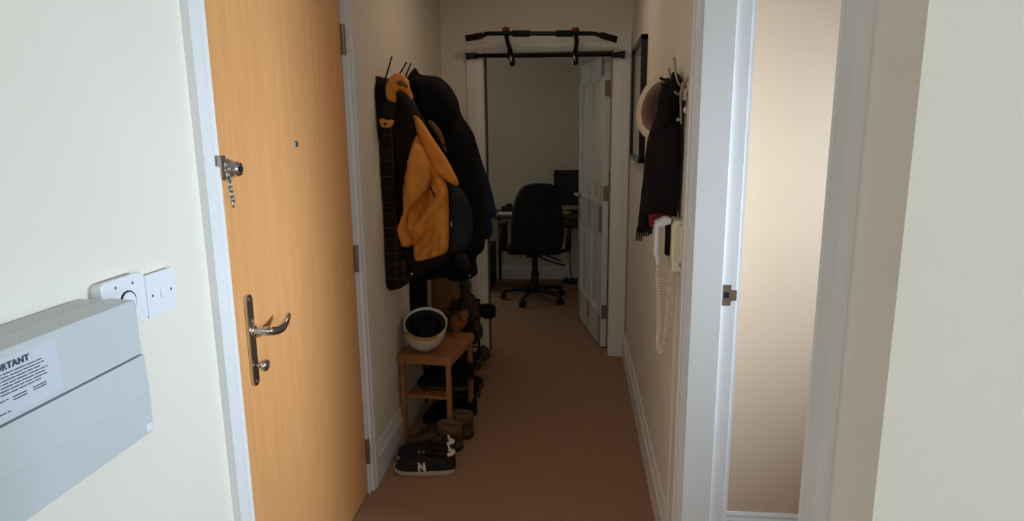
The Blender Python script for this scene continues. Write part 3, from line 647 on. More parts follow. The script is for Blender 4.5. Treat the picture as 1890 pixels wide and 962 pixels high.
# ---- shoes (local: toe towards +x, sole on z=0)
def shoe_mesh(L=0.285, W=0.098, h_toe=0.050, h_in=0.085, h_col=0.095, sole=0.024, op0=0.08, op1=0.13):
    """upper: cross-sections from heel (-L/2) to toe (+L/2) with an opening near the heel"""
    n = 22; rings = []; bm = bmesh.new()
    for i in range(n + 1):
        t = i / n; x = -L / 2 + 0.004 + (L - 0.008) * t
        wd = W / 2 * (0.62 + 0.38 * math.sin(min(1, t * 1.35) * PI / 2)) * math.sqrt(max(0.02, 1 - max(0, (t - 0.72) / 0.29) ** 2.2)) * math.sqrt(max(0.08, 1 - max(0, (0.12 - t) / 0.13) ** 2)) * (0.93 if 0.3 < t < 0.55 else 1)
        if t < op1 / L + 0.02: top = h_col - 0.012 * math.sin(PI * t / (op1 / L + 0.02))
        else:
            u = (t - op1 / L) / (1 - op1 / L); top = h_in + (h_toe - h_in) * u ** 0.8
            if u > 0.82: top *= math.sqrt(max(0.12, 1 - ((u - 0.82) / 0.19) ** 2))
        opening = 0.012 / L < t < op1 / L
        nar = 0.62 if t < op1 / L else 0.45
        ring = []
        m_ = 7
        for k in range(m_ + 1):
            a = k / m_ * PI / 2; ring.append((wd * (1 - (1 - nar) * math.sin(a) ** 1.5) if opening else wd * math.cos(a) ** 0.62 if k < m_ else 0.0, sole * 0.6 + (top - sole * 0.6) * (math.sin(a) ** 0.85)))
        if opening: inner = [(wd * nar * 0.72, top - 0.004), (wd * nar * 0.68, top * 0.55), (wd * nar * 0.5, sole + 0.008), (0, sole + 0.005)]
        else: inner = [(0.0, ring[-1][1])] * 4
        half = ring + inner
        full = [(y, z) for y, z in half] + [(-y, z) for y, z in reversed(half[:-1])]
        rings.append([bm.verts.new((x, y, z)) for y, z in full])
    for i in range(n):
        for k in range(len(rings[0]) - 1):
            try: bm.faces.new((rings[i][k], rings[i][k + 1], rings[i + 1][k + 1], rings[i + 1][k]))
            except ValueError: pass
    for rg in (rings[0], rings[-1]):
        try: bm.faces.new(rg)
        except ValueError: pass
    bmesh.ops.remove_doubles(bm, verts=bm.verts, dist=0.0004)
    return bm
def sole_mesh(L=0.285, W=0.098, th=0.024, grow=1.04):
    bm = bmesh.new(); top = []; bot = []
    outl = []
    n = 24
    for s in (1, -1):
        rng = range(n + 1) if s == 1 else range(n - 1, 0, -1)
        for i in rng:
            t = i / n; x = -L / 2 + L * t
            wd = W / 2 * grow * (0.66 + 0.34 * math.sin(min(1, t * 1.35) * PI / 2)) * math.sqrt(max(0.0, 1 - max(0, (t - 0.70) / 0.30) ** 2.2)) * math.sqrt(max(0.0, 1 - max(0, (0.14 - t) / 0.14) ** 2))
            outl.append((x, s * wd, t))
    seen = []
    for x, y, t in outl: seen.append((x, y, t))
    kick = lambda t: 0.010 * max(0, (t - 0.8) / 0.2) ** 2
    lo = [bm.verts.new((x * 0.985, y * 0.95, kick(t))) for x, y, t in seen]; mi = [bm.verts.new((x, y, th * 0.35 + kick(t))) for x, y, t in seen]; hi = [bm.verts.new((x * 0.995, y * 0.97, th + kick(t))) for x, y, t in seen]
    m_ = len(seen)
    for A, Bv in ((lo, mi), (mi, hi)):
        for i in range(m_): 
            try: bm.faces.new((A[i], A[(i + 1) % m_], Bv[(i + 1) % m_], Bv[i]))
            except ValueError: pass
    bm.faces.new(lo[::-1]); bm.faces.new(hi); bmesh.ops.remove_doubles(bm, verts=bm.verts, dist=0.0003); return bm
def place(o, loc, rz): o.location = loc; o.rotation_euler = (0, 0, rz)
def laces_bm(x0=-0.005, x1=0.070, hw=0.020, zf=lambda x: 0.088 - 0.20 * x, rows=5, r=0.0022):
    B = BM()
    for k in range(rows):
        x = x0 + (x1 - x0) * k / (rows - 1); z = zf(x)
        tube(B, smooth_path([(x, -hw, z - 0.006), (x + 0.004, 0, z + 0.003), (x + 0.010, hw, z - 0.006)], 3), r, 6)
    return B
def N_mark(side, x=0.0, z=0.030, s=0.034, y=0.049):
    B = BM(); w_ = s * 0.27; t = 0.004
    def strip(a, b): prism(B, [(a[0], side * y, a[1]), (a[0] + w_, side * y, a[1]), (b[0] + w_, side * (y - 0.012), b[1]), (b[0], side * (y - 0.012), b[1])], (0, side * t, 0))
    lean = s * 0.18 * side
    strip((x - s / 2, z), (x - s / 2 + lean, z + s)); strip((x + s / 2 - w_, z), (x + s / 2 - w_ + lean, z + s))
    # diagonal of the letter as read from outside
    if side > 0: strip((x - s / 2, z), (x + s / 2 - w_ + lean, z + s))
    else: strip((x + s / 2 - w_, z), (x - s / 2 + lean, z + s))
    return B
sn = thing('sneaker', 'black sneaker with white N on its side, nearest shoe on the carpet', 'shoe', (0, 0, 0), 'black sneakers on the carpet')
obj('upper', shoe_mesh(h_in=0.088, h_col=0.088), 'shoeb', sn, smooth=True); obj('sole', sole_mesh(th=0.022), 'sole', sn)
for s in (1, -1): obj('letter_n', N_mark(s, x=0.004, z=0.026, y=0.047), 'white', sn)
obj('laces', laces_bm(), 'shoeb', sn, smooth=True)
B = BM(); prism(B, [(-0.018, -0.022, 0.074), (-0.018, 0.022, 0.074), (-0.034, 0.018, 0.106), (-0.035, 0.0, 0.110), (-0.034, -0.018, 0.106)], (0.005, 0, 0.002)); obj('tongue', B, 'shoeb', sn, bevel=0.002)
B = BM(); pts = [(-0.072 + 0.060 * math.cos(a), 0.028 * math.sin(a), 0.086 + 0.006 * abs(math.cos(a))) for a in [math.radians(125 + 110 * k / 12) for k in range(13)]]; tube(B, pts, 0.0085, 8); obj('collar_lining', B, 'white', sn, smooth=True)
B = BM(); prism(B, [(-0.126, -0.010, 0.090), (-0.126, 0.010, 0.090), (-0.112, 0.016, 0.122), (-0.112, -0.004, 0.125)], (0.004, 0, 0)); obj('heel_tab', B, 'white', sn, bevel=0.001)
place(sn, (-0.668, 2.622, 0.0005), math.radians(184))
s2 = copy_tree(sn, (-0.690, 2.730, 0.0005), math.radians(180), 'black sneaker behind its twin, its heel toward the hall')
s2['group'] = 'black sneakers on the carpet'

# brown suede ankle boots
bo = thing('suede_boot', 'brown suede ankle boot standing behind the black sneakers, nearer of two', 'boot', (0, 0, 0), 'brown ankle boots on the carpet')
def boot_shaft(L=0.28, x0=-0.14, x1=-0.02, W=0.037, z0=0.06, z1=0.125, th=0.004):
    B = BM(); cx = (x0 + x1) / 2; rx = (x1 - x0) / 2
    prof = [(1.0, z0), (0.96, (z0 + z1) / 2), (1.02, z1), (0.96, z1 + 0.002), (0.90, (z0 + z1) / 2), (0.90, z0)]
    rings = []
    for k, z in prof:
        rings.append([B.verts.new((cx + rx * k * math.cos(2 * PI * j / 22), W * k * math.sin(2 * PI * j / 22), z + (0.014 * (1 + math.cos(2 * PI * j / 22)) / 2 if z > z0 + .03 else 0))) for j in range(22)])
    for i in range(len(prof) - 1):
        for j in range(22): B.faces.new((rings[i][j], rings[i][(j + 1) % 22], rings[i + 1][(j + 1) % 22], rings[i + 1][j]))
    for j in range(22): B.faces.new((rings[-1][j], rings[-1][(j + 1) % 22], rings[0][(j + 1) % 22], rings[0][j]))
    return B
obj('upper', shoe_mesh(L=0.285, W=0.100, h_toe=0.05, h_in=0.095, h_col=0.08, sole=0.02), 'suede', bo, smooth=True); obj('sole', sole_mesh(th=0.020), 'darkl', bo); obj('shaft', boot_shaft(), 'tan', bo, smooth=True)
obj('laces', laces_bm(rows=4), 'brownblk', bo, smooth=True)
place(bo, (-0.672, 2.838, 0.0005), math.radians(181))
copy_tree(bo, (-0.640, 2.950, 0.0005), math.radians(190), 'brown suede ankle boot partly hidden beyond its twin, under the bench corner')

# generic black trainer prototype for the pile, shelf and floor
bt_ = thing('trainer', 'black trainer on the bench shelf, nearer of the two there', 'shoe', (0, 0, 0), 'black trainers under the bench')
obj('upper', shoe_mesh(L=0.27, h_in=0.082, h_col=0.085), 'black', bt_, smooth=True); obj('sole', sole_mesh(L=0.27, th=0.022), 'darkl', bt_); obj('laces', laces_bm(rows=4), 'black', bt_, smooth=True)
SH = 0.2405
place(bt_, (-0.660, 3.010, SH), math.radians(172))
copy_tree(bt_, (-0.655, 3.150, SH), math.radians(174), 'black trainer deeper on the bench shelf, behind another')
copy_tree(bt_, (-0.665, 3.115, 0.0005), math.radians(176), 'black trainer on the carpet beneath the bench shelf')
copy_tree(bt_, (-0.655, 3.235, 0.0005), math.radians(178), 'black trainer on the carpet, deepest beneath the bench')

# pile beyond the bench (a low dark rack carrying boots)
rk = thing('shoe_rack', 'low dark rack of thin rails holding shoes beyond the wooden bench', 'shoe rack', (-0.68, 3.65, 0))
for x in (-0.84, -0.61):
    for y in (3.38, 3.90): 
        B = BM(); tube(B, [(x, y, 0.001), (x, y, 0.365)], 0.008, 8); obj('post', B, 'blackmetal', rk)
for z in (0.15, 0.36):
    B = BM()
    for k in range(7): tube(B, [(-0.84 + k * 0.0383, 3.38, z), (-0.84 + k * 0.0383, 3.90, z)], 0.0045, 6)
    tube(B, [(-0.84, 3.38, z), (-0.610, 3.38, z)], 0.005, 6); tube(B, [(-0.84, 3.90, z), (-0.610, 3.90, z)], 0.005, 6); obj('rack_shelf', B, 'blackmetal', rk)
hb = thing('hiking_boot', 'black hiking boot with pale laces on lower rack, just right of the bench', 'boot', (0, 0, 0), 'dark boots on the rack')
obj('upper', shoe_mesh(L=0.29, W=0.105, h_toe=0.06, h_in=0.10, h_col=0.09, sole=0.03), 'black', hb, smooth=True); obj('sole', sole_mesh(L=0.29, W=0.105, th=0.032), 'suede', hb); obj('shaft', boot_shaft(z0=0.07, z1=0.145, W=0.040), 'black', hb, smooth=True)
obj('laces', laces_bm(rows=6, r=0.0024, hw=0.022), 'sole', hb, smooth=True)
place(hb, (-0.685, 3.46, 0.156), math.radians(-8))
copy_tree(hb, (-0.685, 3.58, 0.156), math.radians(-4), 'black hiking boot on lower rack behind the one nearest the bench')
copy_tree(hb, (-0.680, 3.47, 0.0005), math.radians(-6), 'black hiking boot on the carpet under the rack, nearest the bench')
copy_tree(hb, (-0.680, 3.59, 0.0005), math.radians(-3), 'black hiking boot on the carpet under the rack, second along')
db_ = thing('leather_boot', 'dark brown leather boot on top of the rack, nearer the wall of the pair', 'boot', (0, 0, 0), 'brown leather boots on the rack')
obj('upper', shoe_mesh(L=0.28, W=0.10, h_toe=0.055, h_in=0.10, h_col=0.085), 'darkl', db_, smooth=True); obj('sole', sole_mesh(L=0.28, W=0.10, th=0.022), 'darkl', db_); obj('shaft', boot_shaft(z1=0.16, W=0.040), 'darkl', db_, smooth=True); obj('laces', laces_bm(rows=5), 'sole', db_, smooth=True)
place(db_, (-0.690, 3.53, 0.366), math.radians(-96))
copy_tree(db_, (-0.585, 3.54, 0.366), math.radians(-84), 'dark brown leather boot on top of the rack, hall side of the pair')

# orange-brown leather bag slumped against the cardboard box
ob = thing('leather_bag', 'orange brown leather bag slumped beside the cardboard box', 'bag', (-0.60, 3.30, BZ))
B = cloth([(826, 590), (838, 577), (850, 573), (862, 569), (866, 580), (863, 596), (856, 606), (848, 616), (838, 616), (828, 606)], 3.31, 0.035, 0.05, 0.04, 0.010, 14, seed=31); obj('pouch', B, 'orangel', ob, smooth=True)
B = BM(); tube(B, smooth_path([ony(828, 590, 3.28), ony(836, 575, 3.27), ony(846, 580, 3.265), ony(850, 592, 3.27)], 5), 0.006, 8); obj('strap', B, 'darkl', ob, smooth=True)
B = cloth([(824, 596), (834, 608), (848, 616), (854, 620), (840, 624), (826, 616)], 3.29, 0.02, 0.03, 0.02, 0.004, 14, seed=32); obj('base', B, 'suede', ob, smooth=True)
# dark brown garment / scarf hanging over the pile
ds = thing('dark_scarf', 'very dark brown scarf bundled over the boots by the office doorway', 'scarf', (-0.62, 3.75, 0.55))
B = cloth([(848, 522), (862, 520), (868, 540), (878, 548), (884, 566), (888, 590), (880, 612), (868, 604), (864, 585), (850, 574), (842, 570), (850, 548)], 3.55, 0.05, 0.06, 0.04, 0.012, 16, seed=33); obj('bundle', B, 'darkl', ds, smooth=True)
B = cloth([(846, 518), (869, 516), (870, 536), (860, 540), (850, 536)], 3.58, 0.03, 0.05, 0.03, 0.006, 16, seed=34); obj('green_end', B, 'green', ds, smooth=True)
# black umbrella-like knobbed thing sticking out sideways
dk = thing('black_umbrella', 'folded black umbrella whose blunt ruffled end juts toward the office door', 'umbrella', (-0.50, 3.66, 0.62))
c0, c1, c2 = ony(868, 576, 3.66), ony(888, 574, 3.64), ony(912, 576, 3.62)
B = BM(); pth = [c0, c1, c1.lerp(c2, 0.35), c1.lerp(c2, 0.75), c2]; tube(B, pth, [0.030, 0.036, 0.044, 0.045, 0.036], 16)
for v in B.verts: v.co += Vector((0, 0, 1)) * 0.006 * noise.noise(v.co * 60)
obj('canopy', B, 'black', dk, smooth=True)
B = BM(); tube(B, [c2, c2 + Vector((0.006, 0, 0))], 0.018, 10); obj('tip_cap', B, 'rubber', dk)
B = BM(); tube(B, smooth_path([c0 - Vector((0.14, -0.02, -0.01)), c0], 3), 0.009, 8); obj('handle', B, 'rubber', dk)
B = cloth([(864, 592), (882, 588), (892, 606), (891, 622), (880, 634), (868, 640), (862, 628), (866, 612)], 3.45, 0.04, 0.05, 0.03, 0.008, 16, seed=35); o = obj('black_bag', B, 'darkl', None, smooth=True); tag(o, 'small dark brown pouch resting on the boots below the umbrella', 'pouch')
B = cloth([(884, 640), (894, 636), (904, 646), (906, 660), (894, 668), (884, 662)], 3.96, 0.05, 0.05, 0.05, 0.006, 16, seed=36); o = obj('woollen_hat', B, 'green', None, smooth=True); tag(o, 'moss green woollen hat on the rack end by the office door frame', 'hat')
# ------------------------------------------------------------------ pull-up bar over the office doorway
pb = thing('pull_up_bar', 'black pull-up bar with foam grips hooked on the office door frame', 'pull-up bar', (-0.2, 4.05, 1.95))
Yl, Yu = 4.175, 4.02
def seg(name, pts, Y, r, m, parent=pb, **k):
    B = BM(); tube(B, [ony(px, py, Y) for px, py in pts], r, 14); return obj(name, B, m, parent, smooth=True)
B = BM(); tube(B, smooth_path([ony(x, y, Yu) for x, y in ((863, 71), (893, 65), (905, 62), (1000, 62), (1085, 62), (1104, 64), (1136, 73))], 4), 0.0125, 14); ub = obj('grip_bar', B, 'blackmetal', pb, smooth=True)
seg('end_grip', [(860, 71), (890, 66)], Yu, 0.0185, 'foam', ub); seg('end_grip', [(1108, 64.5), (1139, 73.5)], Yu, 0.0185, 'foam', ub)
seg('foam_grip', [(946, 62), (978, 62)], Yu, 0.0185, 'foam', ub); seg('foam_grip', [(1026, 62), (1058, 62)], Yu, 0.0185, 'foam', ub)
B = BM(); tube(B, [ony(872, 103, Yl), ony(1005, 102.5, Yl)], 0.0125, 14); tube(B, [ony(1000, 102.5, Yl), ony(1140, 101, Yl)], 0.0105, 14); lbm = obj('support_bar', B, 'blackmetal', pb, smooth=True)
B = BM(); tube(B, [ony(1128, 101.5, Yl), ony(1142, 101, Yl), ony(1153, 101, Yl)], [0.014, 0.017, 0.024], 16); obj('end_pad', B, 'rubber', lbm)
B = BM(); tube(B, [ony(860, 104, Yl), ony(868, 103, Yl), ony(880, 103, Yl)], [0.021, 0.017, 0.018], 16); obj('end_pad', B, 'rubber', lbm)
for (tx, ty, mx, my, bx, by) in ((934, 57, 941, 84, 945, 120), (1062, 58, 1062, 84, 1062, 118)):
    B = BM(); pts = smooth_path([ony(tx, ty + 1, Yu - 0.004), ony(tx + 2, (ty + my) / 2 + 3, Yu + 0.02), ony(mx, my + 8, Yl - 0.045), ony(bx, by - 12, Yl - 0.06), ony(bx + 0.5, by, Yl - 0.045)], 5)
    tube(B, pts, [0.0125 + 0.006 * (i / len(pts)) for i in range(len(pts))], 12); box(B, (ony(mx, my, Yl).x - 0.012, Yl - 0.05, ony(mx, 106, Yl).z - 0.014), (ony(mx, my, Yl).x + 0.016, Yl + 0.012, ony(mx, 92, Yl).z), 0.004); br = obj('bracket', B, 'blackmetal', pb, smooth=True)
    B = BM(); lathe(B, [(0.010, 0), (0.022, 0.004), (0.024, 0.012), (0.018, 0.022), (0.004, 0.026)], Matrix.Translation(ony(tx, ty + 1, Yu - 0.01)), 14); obj('red_knob', B, 'redk', br, smooth=True)
    B = BM(); tube(B, [ony(bx - 3, by - 18, Yl - 0.082), ony(bx - 2, by - 12, Yl - 0.084), ony(bx, by - 4, Yl - 0.075)], [0.004, 0.0055, 0.004], 8); obj('chrome_insert', B, 'chrome', br, smooth=True)

# ------------------------------------------------------------------ office furniture
ch_ = thing('office_chair', 'black swivel office chair with loop armrests facing the desk', 'chair', (-0.37, 5.66, 0))
cx, cy = -0.365, 5.66
B = cloth([(957, 352), (968, 342), (990, 338), (1016, 339), (1027, 345), (1034, 365), (1040, 400), (1042, 440), (1036, 458), (1018, 466), (975, 468), (952, 462), (942, 450), (942, 410), (948, 375)], 5.42, 0.030, 0.035, 0.07, 0.0015, 5, seed=41, step=0.03, lean=0.08); obj('backrest', B, 'foam', ch_, smooth=True)
B = BM(); box(B, (cx - 0.235, 5.47, 0.44), (cx + 0.235, 5.93, 0.525), 0.035); obj('seat', B, 'foam', ch_, smooth=True)
B = BM(); tube(B, smooth_path([(cx, 5.66, 0.42), (cx, 5.50, 0.42), (cx, 5.45, 0.50), (cx, 5.44, 0.75)], 5), 0.022, 10); box(B, (cx - 0.07, 5.58, 0.40), (cx + 0.07, 5.74, 0.441), 0.008); obj('back_stem', B, 'rubber', ch_)
for s, px in ((-1, 929), (1, 1049)):
    B = BM(); x = ony(px, 460, 5.66).x
    pts = [(x, 5.68 + 0.125 * math.cos(a), 0.575 + 0.115 * math.sin(a)) for a in [2 * PI * k / 20 for k in range(21)]]
    tube(B, pts, 0.024, 10, cap=False); box(B, (x - 0.036, 5.57, 0.675), (x + 0.036, 5.80, 0.71), 0.012); tube(B, [(x, 5.68, 0.46), (cx + s * 0.20, 5.68, 0.43)], 0.016, 8); obj('armrest', B, 'rubber', ch_, smooth=True)
B = BM(); lathe(B, [(0.040, 0.07), (0.040, 0.12), (0.034, 0.13), (0.034, 0.26), (0.026, 0.27), (0.026, 0.41)], Matrix.Translation((cx, cy, 0)), 18); obj('gas_column', B, 'rubber', ch_)
for k in range(5):
    a = math.radians(252 + 72 * k); d = Vector((math.cos(a), math.sin(a), 0)); c3 = Vector((cx, cy, 0)); s3 = Vector((-d.y, d.x, 0))
    B = BM(); tube(B, [c3 + d * 0.03 + Vector((0, 0, 0.105)), c3 + d * 0.17 + Vector((0, 0, 0.098)), c3 + d * 0.29 + Vector((0, 0, 0.078))], [0.026, 0.021, 0.015], 10); lg = obj('leg', B, 'rubber', ch_, smooth=True)
    B = BM(); e = c3 + d * 0.285
    for q_ in (-1, 1): tube(B, [e + s3 * 0.006 * q_ + Vector((0, 0, 0.029)), e + s3 * 0.024 * q_ + Vector((0, 0, 0.029))], 0.028, 14)
    tube(B, [e + Vector((0, 0, 0.03)), e + Vector((0, 0, 0.08))], 0.009, 8); obj('caster', B, 'rubber', lg)
for (dz, dx) in ((0.425, 0.24), (0.385, 0.27)):
    B = BM(); tube(B, smooth_path([(cx + 0.06, 5.62, dz + 0.01), (cx + 0.14, 5.58, dz - 0.015), (cx + dx, 5.55, dz - 0.045)], 4), 0.007, 8); obj('lever', B, 'rubber', ch_)
dsk = thing('desk', 'dark office desk along the far wall behind the swivel chair', 'desk', (-0.2, 6.2, 0))
B = BM(); box(B, (-0.98, 5.93, 0.695), (0.75, 6.47, 0.722), 0.003); obj('desktop', B, 'desk', dsk)
for x in (-0.90, 0.68):
    for y in (5.97, 6.42): B = BM(); tube(B, [(x, y, 0.001), (x, y, 0.695)], 0.016, 10); obj('leg', B, 'blackmetal', dsk)
B = BM(); tube(B, [(-0.765, 6.40, 0.001), (-0.765, 6.40, 0.695)], 0.014, 10); obj('leg', B, 'blackmetal', dsk)
B = BM(); box(B, (-0.30, 6.0, 0.60), (0.30, 6.4, 0.6945), 0.003); obj('drawer', B, 'desk', dsk)
mo = thing('monitor', 'black computer monitor on the desk, partly behind the open white door', 'monitor', (0.02, 6.25, 0.722))
mz1 = ony(1040, 314, 6.25).z; mx0 = ony(1022, 340, 6.25).x
B = BM(); box(B, (mx0, 6.235, 0.79), (mx0 + 0.53, 6.262, mz1), 0.005); obj('screen', B, 'screen', mo)
B = BM(); box(B, (mx0 + 0.235, 6.262, 0.75), (mx0 + 0.295, 6.29, 0.95), 0.004); box(B, (mx0 + 0.15, 6.19, 0.723), (mx0 + 0.38, 6.36, 0.735), 0.004); box(B, (mx0 + .24, 6.262, 0.735), (mx0 + .29, 6.285, 0.80)); obj('stand', B, 'rubber', mo)
q = ony(933, 393, 6.08)
B = BM(); box(B, (q.x - 0.075, 6.02, 0.7225), (q.x + 0.075, 6.20, 0.731), 0.002)
for k in range(4):
    for j in range(6): box(B, (q.x - 0.068 + j * 0.023, 6.04 + k * 0.035, 0.731), (q.x - 0.050 + j * 0.023, 6.065 + k * 0.035, 0.7335))
o = obj('keyboard', B, 'paper', None, loc=(q.x, 6.1, 0.7225)); tag(o, 'pale small keyboard at the left of the desk', 'keyboard')
q = ony(937, 384, 6.28); B = BM(); box(B, (q.x - 0.06, 6.24, 0.7225), (q.x + 0.06, 6.34, 0.775), 0.012); lathe(B, [(0.03, 0.775), (0.032, 0.79), (0.02, 0.80)], Matrix.Translation((q.x + 0.01, 6.29, 0)), 14); o = obj('desk_phone', B, 'rubber', None, loc=(q.x, 6.29, 0.7225)); tag(o, 'dark low telephone behind the pale keyboard on the desk', 'telephone')
q = ony(1047, 388, 6.06); B = BM(); tube(B, smooth_path([(q.x - 0.05, 6.05, 0.738), (q.x, 6.03, 0.742), (q.x + 0.045, 6.06, 0.738)], 5), [0.007 + 0.009 * math.sin(PI * min(1, i / 10)) for i in range(11)], 10); o = obj('banana', B, 'yellow', None, smooth=True, loc=(q.x, 6.05, 0.7225)); tag(o, 'yellowish curved banana on the desk below the monitor', 'banana')
pt = thing('computer_tower', 'black computer tower on the office floor left of the chair', 'computer', (-0.82, 6.05, 0))
B = BM(); box(B, (-0.965, 5.98, 0.001), (-0.80, 6.36, 0.42), 0.006); obj('case', B, 'rubber', pt)
B = BM(); box(B, (-0.960, 5.972, 0.04), (-0.805, 5.9805, 0.40), 0.003); obj('front_grille', B, 'blackmetal', pt)
B = BM(); tube(B, smooth_path([(-0.05, 6.42, 0.62), (-0.06, 6.40, 0.3), (-0.04, 6.35, 0.03), (0.05, 6.2, 0.006), (0.0, 6.05, 0.006), (0.12, 6.0, 0.006), (0.06, 6.2, 0.012), (-0.08, 6.28, 0.008)], 8), 0.005, 6); o = obj('power_cable', B, 'rubber', None, smooth=True); tag(o, 'black power cable curling down the wall onto the office carpet', 'cable')
B = BM(); box(B, (-0.13, 6.30, 0.001), (0.13, 6.36, 0.04), 0.006)
for k in range(4): box(B, (-0.11 + k * 0.058, 6.31, 0.040), (-0.07 + k * 0.058, 6.35, 0.052), 0.003)
o = obj('power_strip', B, 'rubber', None, loc=(0, 6.33, 0.001)); tag(o, 'black power strip on the carpet under the desk', 'power strip')

# ------------------------------------------------------------------ right wall: picture, hooks, scarf, hat, intercom
pf = thing('picture_frame', 'tall thin black framed picture on the right wall before the office', 'picture', (RW, 3.55, 1.335))
py0, py1, pz0, pz1 = 3.28, 3.86, 1.335, 1.945
B = BM()
for a, b_ in (((py0, pz0), (py0 + 0.025, pz1)), ((py1 - 0.025, pz0), (py1, pz1)), ((py0, pz1 - 0.025), (py1, pz1)), ((py0, pz0), (py1, pz0 + 0.025))): box(B, (RW - 0.030, a[0], a[1]), (RW - 0.0005, b_[0], b_[1]), 0.002)
obj('frame', B, 'blackmetal', pf); B = BM(); box(B, (RW - 0.014, py0 + 0.02, pz0 + 0.02), (RW - 0.002, py1 - 0.02, pz1 - 0.02)); obj('print', B, 'mount', pf)
# hook rail
hr = thing('wall_hooks', 'pale hook plate with steel prongs above scarf and key lanyards', 'coat hooks', (RW, 2.12, 1.62))
B = BM(); box(B, (RW - 0.014, 1.958, 1.585), (RW - 0.0005, 2.36, 1.715), 0.004); obj('board', B, 'cream', hr)
hooks = []
for (y, up) in ((2.01, 0.075), (2.12, 0.055), (2.28, 0.03)):
    B = BM(); r0 = Vector((RW - 0.014, y, 1.63)); tube(B, smooth_path([r0, r0 + Vector((-0.016, 0, -0.006)), r0 + Vector((-0.030, 0, 0.020)), r0 + Vector((-0.038, 0, up))], 5), 0.0036, 8); lathe(B, [(0.013, 0), (0.013, 0.004)], Matrix.Translation(r0 + Vector((0.0, 0, 0))) @ Matrix.Rotation(-PI / 2, 4, 'Y'), 12)
    tube(B, smooth_path([r0, r0 + Vector((-0.02, 0, -0.03)), r0 + Vector((-0.034, 0, -0.02))], 4), 0.0036, 8); obj('hook', B, 'hinge', hr, smooth=True)
XM = RW - 0.012
# scarf / dark jacket
sc = thing('dark_jacket', 'black jacket hanging from the right wall hooks beneath the cream hat', 'jacket', (0.26, 2.2, 0.95))
B = cloth([(1240, 138), (1246, 130), (1254, 140), (1262, 152), (1266, 180), (1272, 215), (1278, 262), (1277, 320), (1274, 360), (1268, 398), (1240, 400), (1215, 392), (1192, 398), (1182, 402), (1186, 340), (1190, 290), (1196, 250), (1212, 210), (1222, 180), (1228, 156)], 2.14, 0.045, 0.06, 0.04, 0.012, 14, seed=51, xmin=-1, xmax=XM, step=0.012); obj('body', B, 'wine', sc, smooth=True)
B = cloth([(1218, 155), (1236, 148), (1244, 130), (1254, 138), (1260, 150), (1254, 190), (1240, 230), (1222, 240), (1212, 215), (1214, 182), (1222, 160)], 2.085, 0.03, 0.04, 0.03, 0.008, 14, seed=52, xmin=-1, xmax=XM, step=0.010); obj('collar', B, 'black', sc, smooth=True)
B = cloth([(1250, 380), (1266, 378), (1266, 412), (1262, 420), (1252, 415)], 2.12, 0.015, 0.03, 0.02, 0.006, 14, seed=55, xmin=-1, xmax=XM, step=0.010); obj('cuff', B, 'black', sc, smooth=True)
fs = thing('fringed_scarf', 'dark scarf with ragged fringe at the lower left of the black jacket', 'scarf', (0.22, 2.3, 0.95))
B = cloth([(1190, 300), (1204, 296), (1206, 350), (1202, 400), (1198, 428), (1180, 432), (1176, 425), (1182, 370)], 2.26, 0.015, 0.02, 0.02, 0.006, 18, seed=53, xmin=-1, xmax=XM, step=0.010); obj('cloth', B, 'wine', fs, smooth=True)
B = BM()
for k in range(7):
    x = 1175 + k * 4.2; L_ = 445 - k * 3.0 + (k % 3) * 3
    tube(B, smooth_path([ony(x + 3, 418, 2.25), ony(x + 1, 432, 2.245), ony(x, L_, 2.25)], 3), [0.0045, 0.004, 0.0035, 0.003, 0.003, 0.0025, 0.002][:7], 6)
obj('fringe', B, 'wine', fs, smooth=True)
rs = thing('red_scarf', 'burgundy scarf end showing below the hem of the black jacket', 'scarf', (0.26, 2.24, 1.1))
B = cloth([(1200, 380), (1250, 380), (1250, 402), (1240, 413), (1222, 418), (1198, 418), (1196, 400)], 2.235, 0.012, 0.015, 0.015, 0.006, 18, seed=54, xmin=-1, xmax=XM, step=0.010); obj('cloth', B, 'red', rs, smooth=True)
# hat
ht = thing('sun_hat', 'cream straw sun hat hung with its brown lining facing the hall', 'hat', (0.25, 2.32, 1.47))
hcn = ony(1222, 197, 2.33)
nrm = Vector((-0.60, -0.78, -0.06)).normalized(); HQ = Matrix.Translation(hcn) @ nrm.to_track_quat('Z', 'Y').to_matrix().to_4x4()
HQ = HQ @ Matrix.Rotation(math.radians(-28), 4, 'Z')
B = BM(); lathe(B, [(0.002, -0.066), (0.040, -0.062), (0.056, -0.050), (0.064, -0.028), (0.070, -0.002), (0.090, 0.010), (0.110, 0.010), (0.110, 0.014), (0.088, 0.015), (0.067, 0.004), (0.060, -0.026), (0.052, -0.045), (0.036, -0.056), (0.001, -0.060)], HQ, 36, 0.80, 1.08)
for v in B.verts:
    if v.co.x > RW - 0.016: v.co.x = RW - 0.016
hs = obj('straw_body', B, 'straw', ht, smooth=True)
B = BM(); lathe(B, [(0.0835, 0.0168), (0.075, 0.012), (0.065, 0.005), (0.058, -0.026), (0.050, -0.043), (0.034, -0.053), (0.001, -0.057), (0.001, -0.055), (0.033, -0.051), (0.047, -0.040), (0.056, -0.022), (0.063, 0.009), (0.074, 0.0145), (0.083, 0.0185), (0.0835, 0.0168)], HQ, 30, 0.80, 1.08, cap=False); 
for v in B.verts:
    if v.co.x > RW - 0.016: v.co.x = RW - 0.017
obj('lining', B, 'hatin', ht, smooth=True)
B = BM(); tube(B, smooth_path([ony(1219, 144, 2.24), ony(1226, 147, 2.22), ony(1236, 145, 2.19), ony(1244, 134, 2.17)], 5), 0.0045, 8); obj('chin_cord', B, 'black', ht, smooth=True)

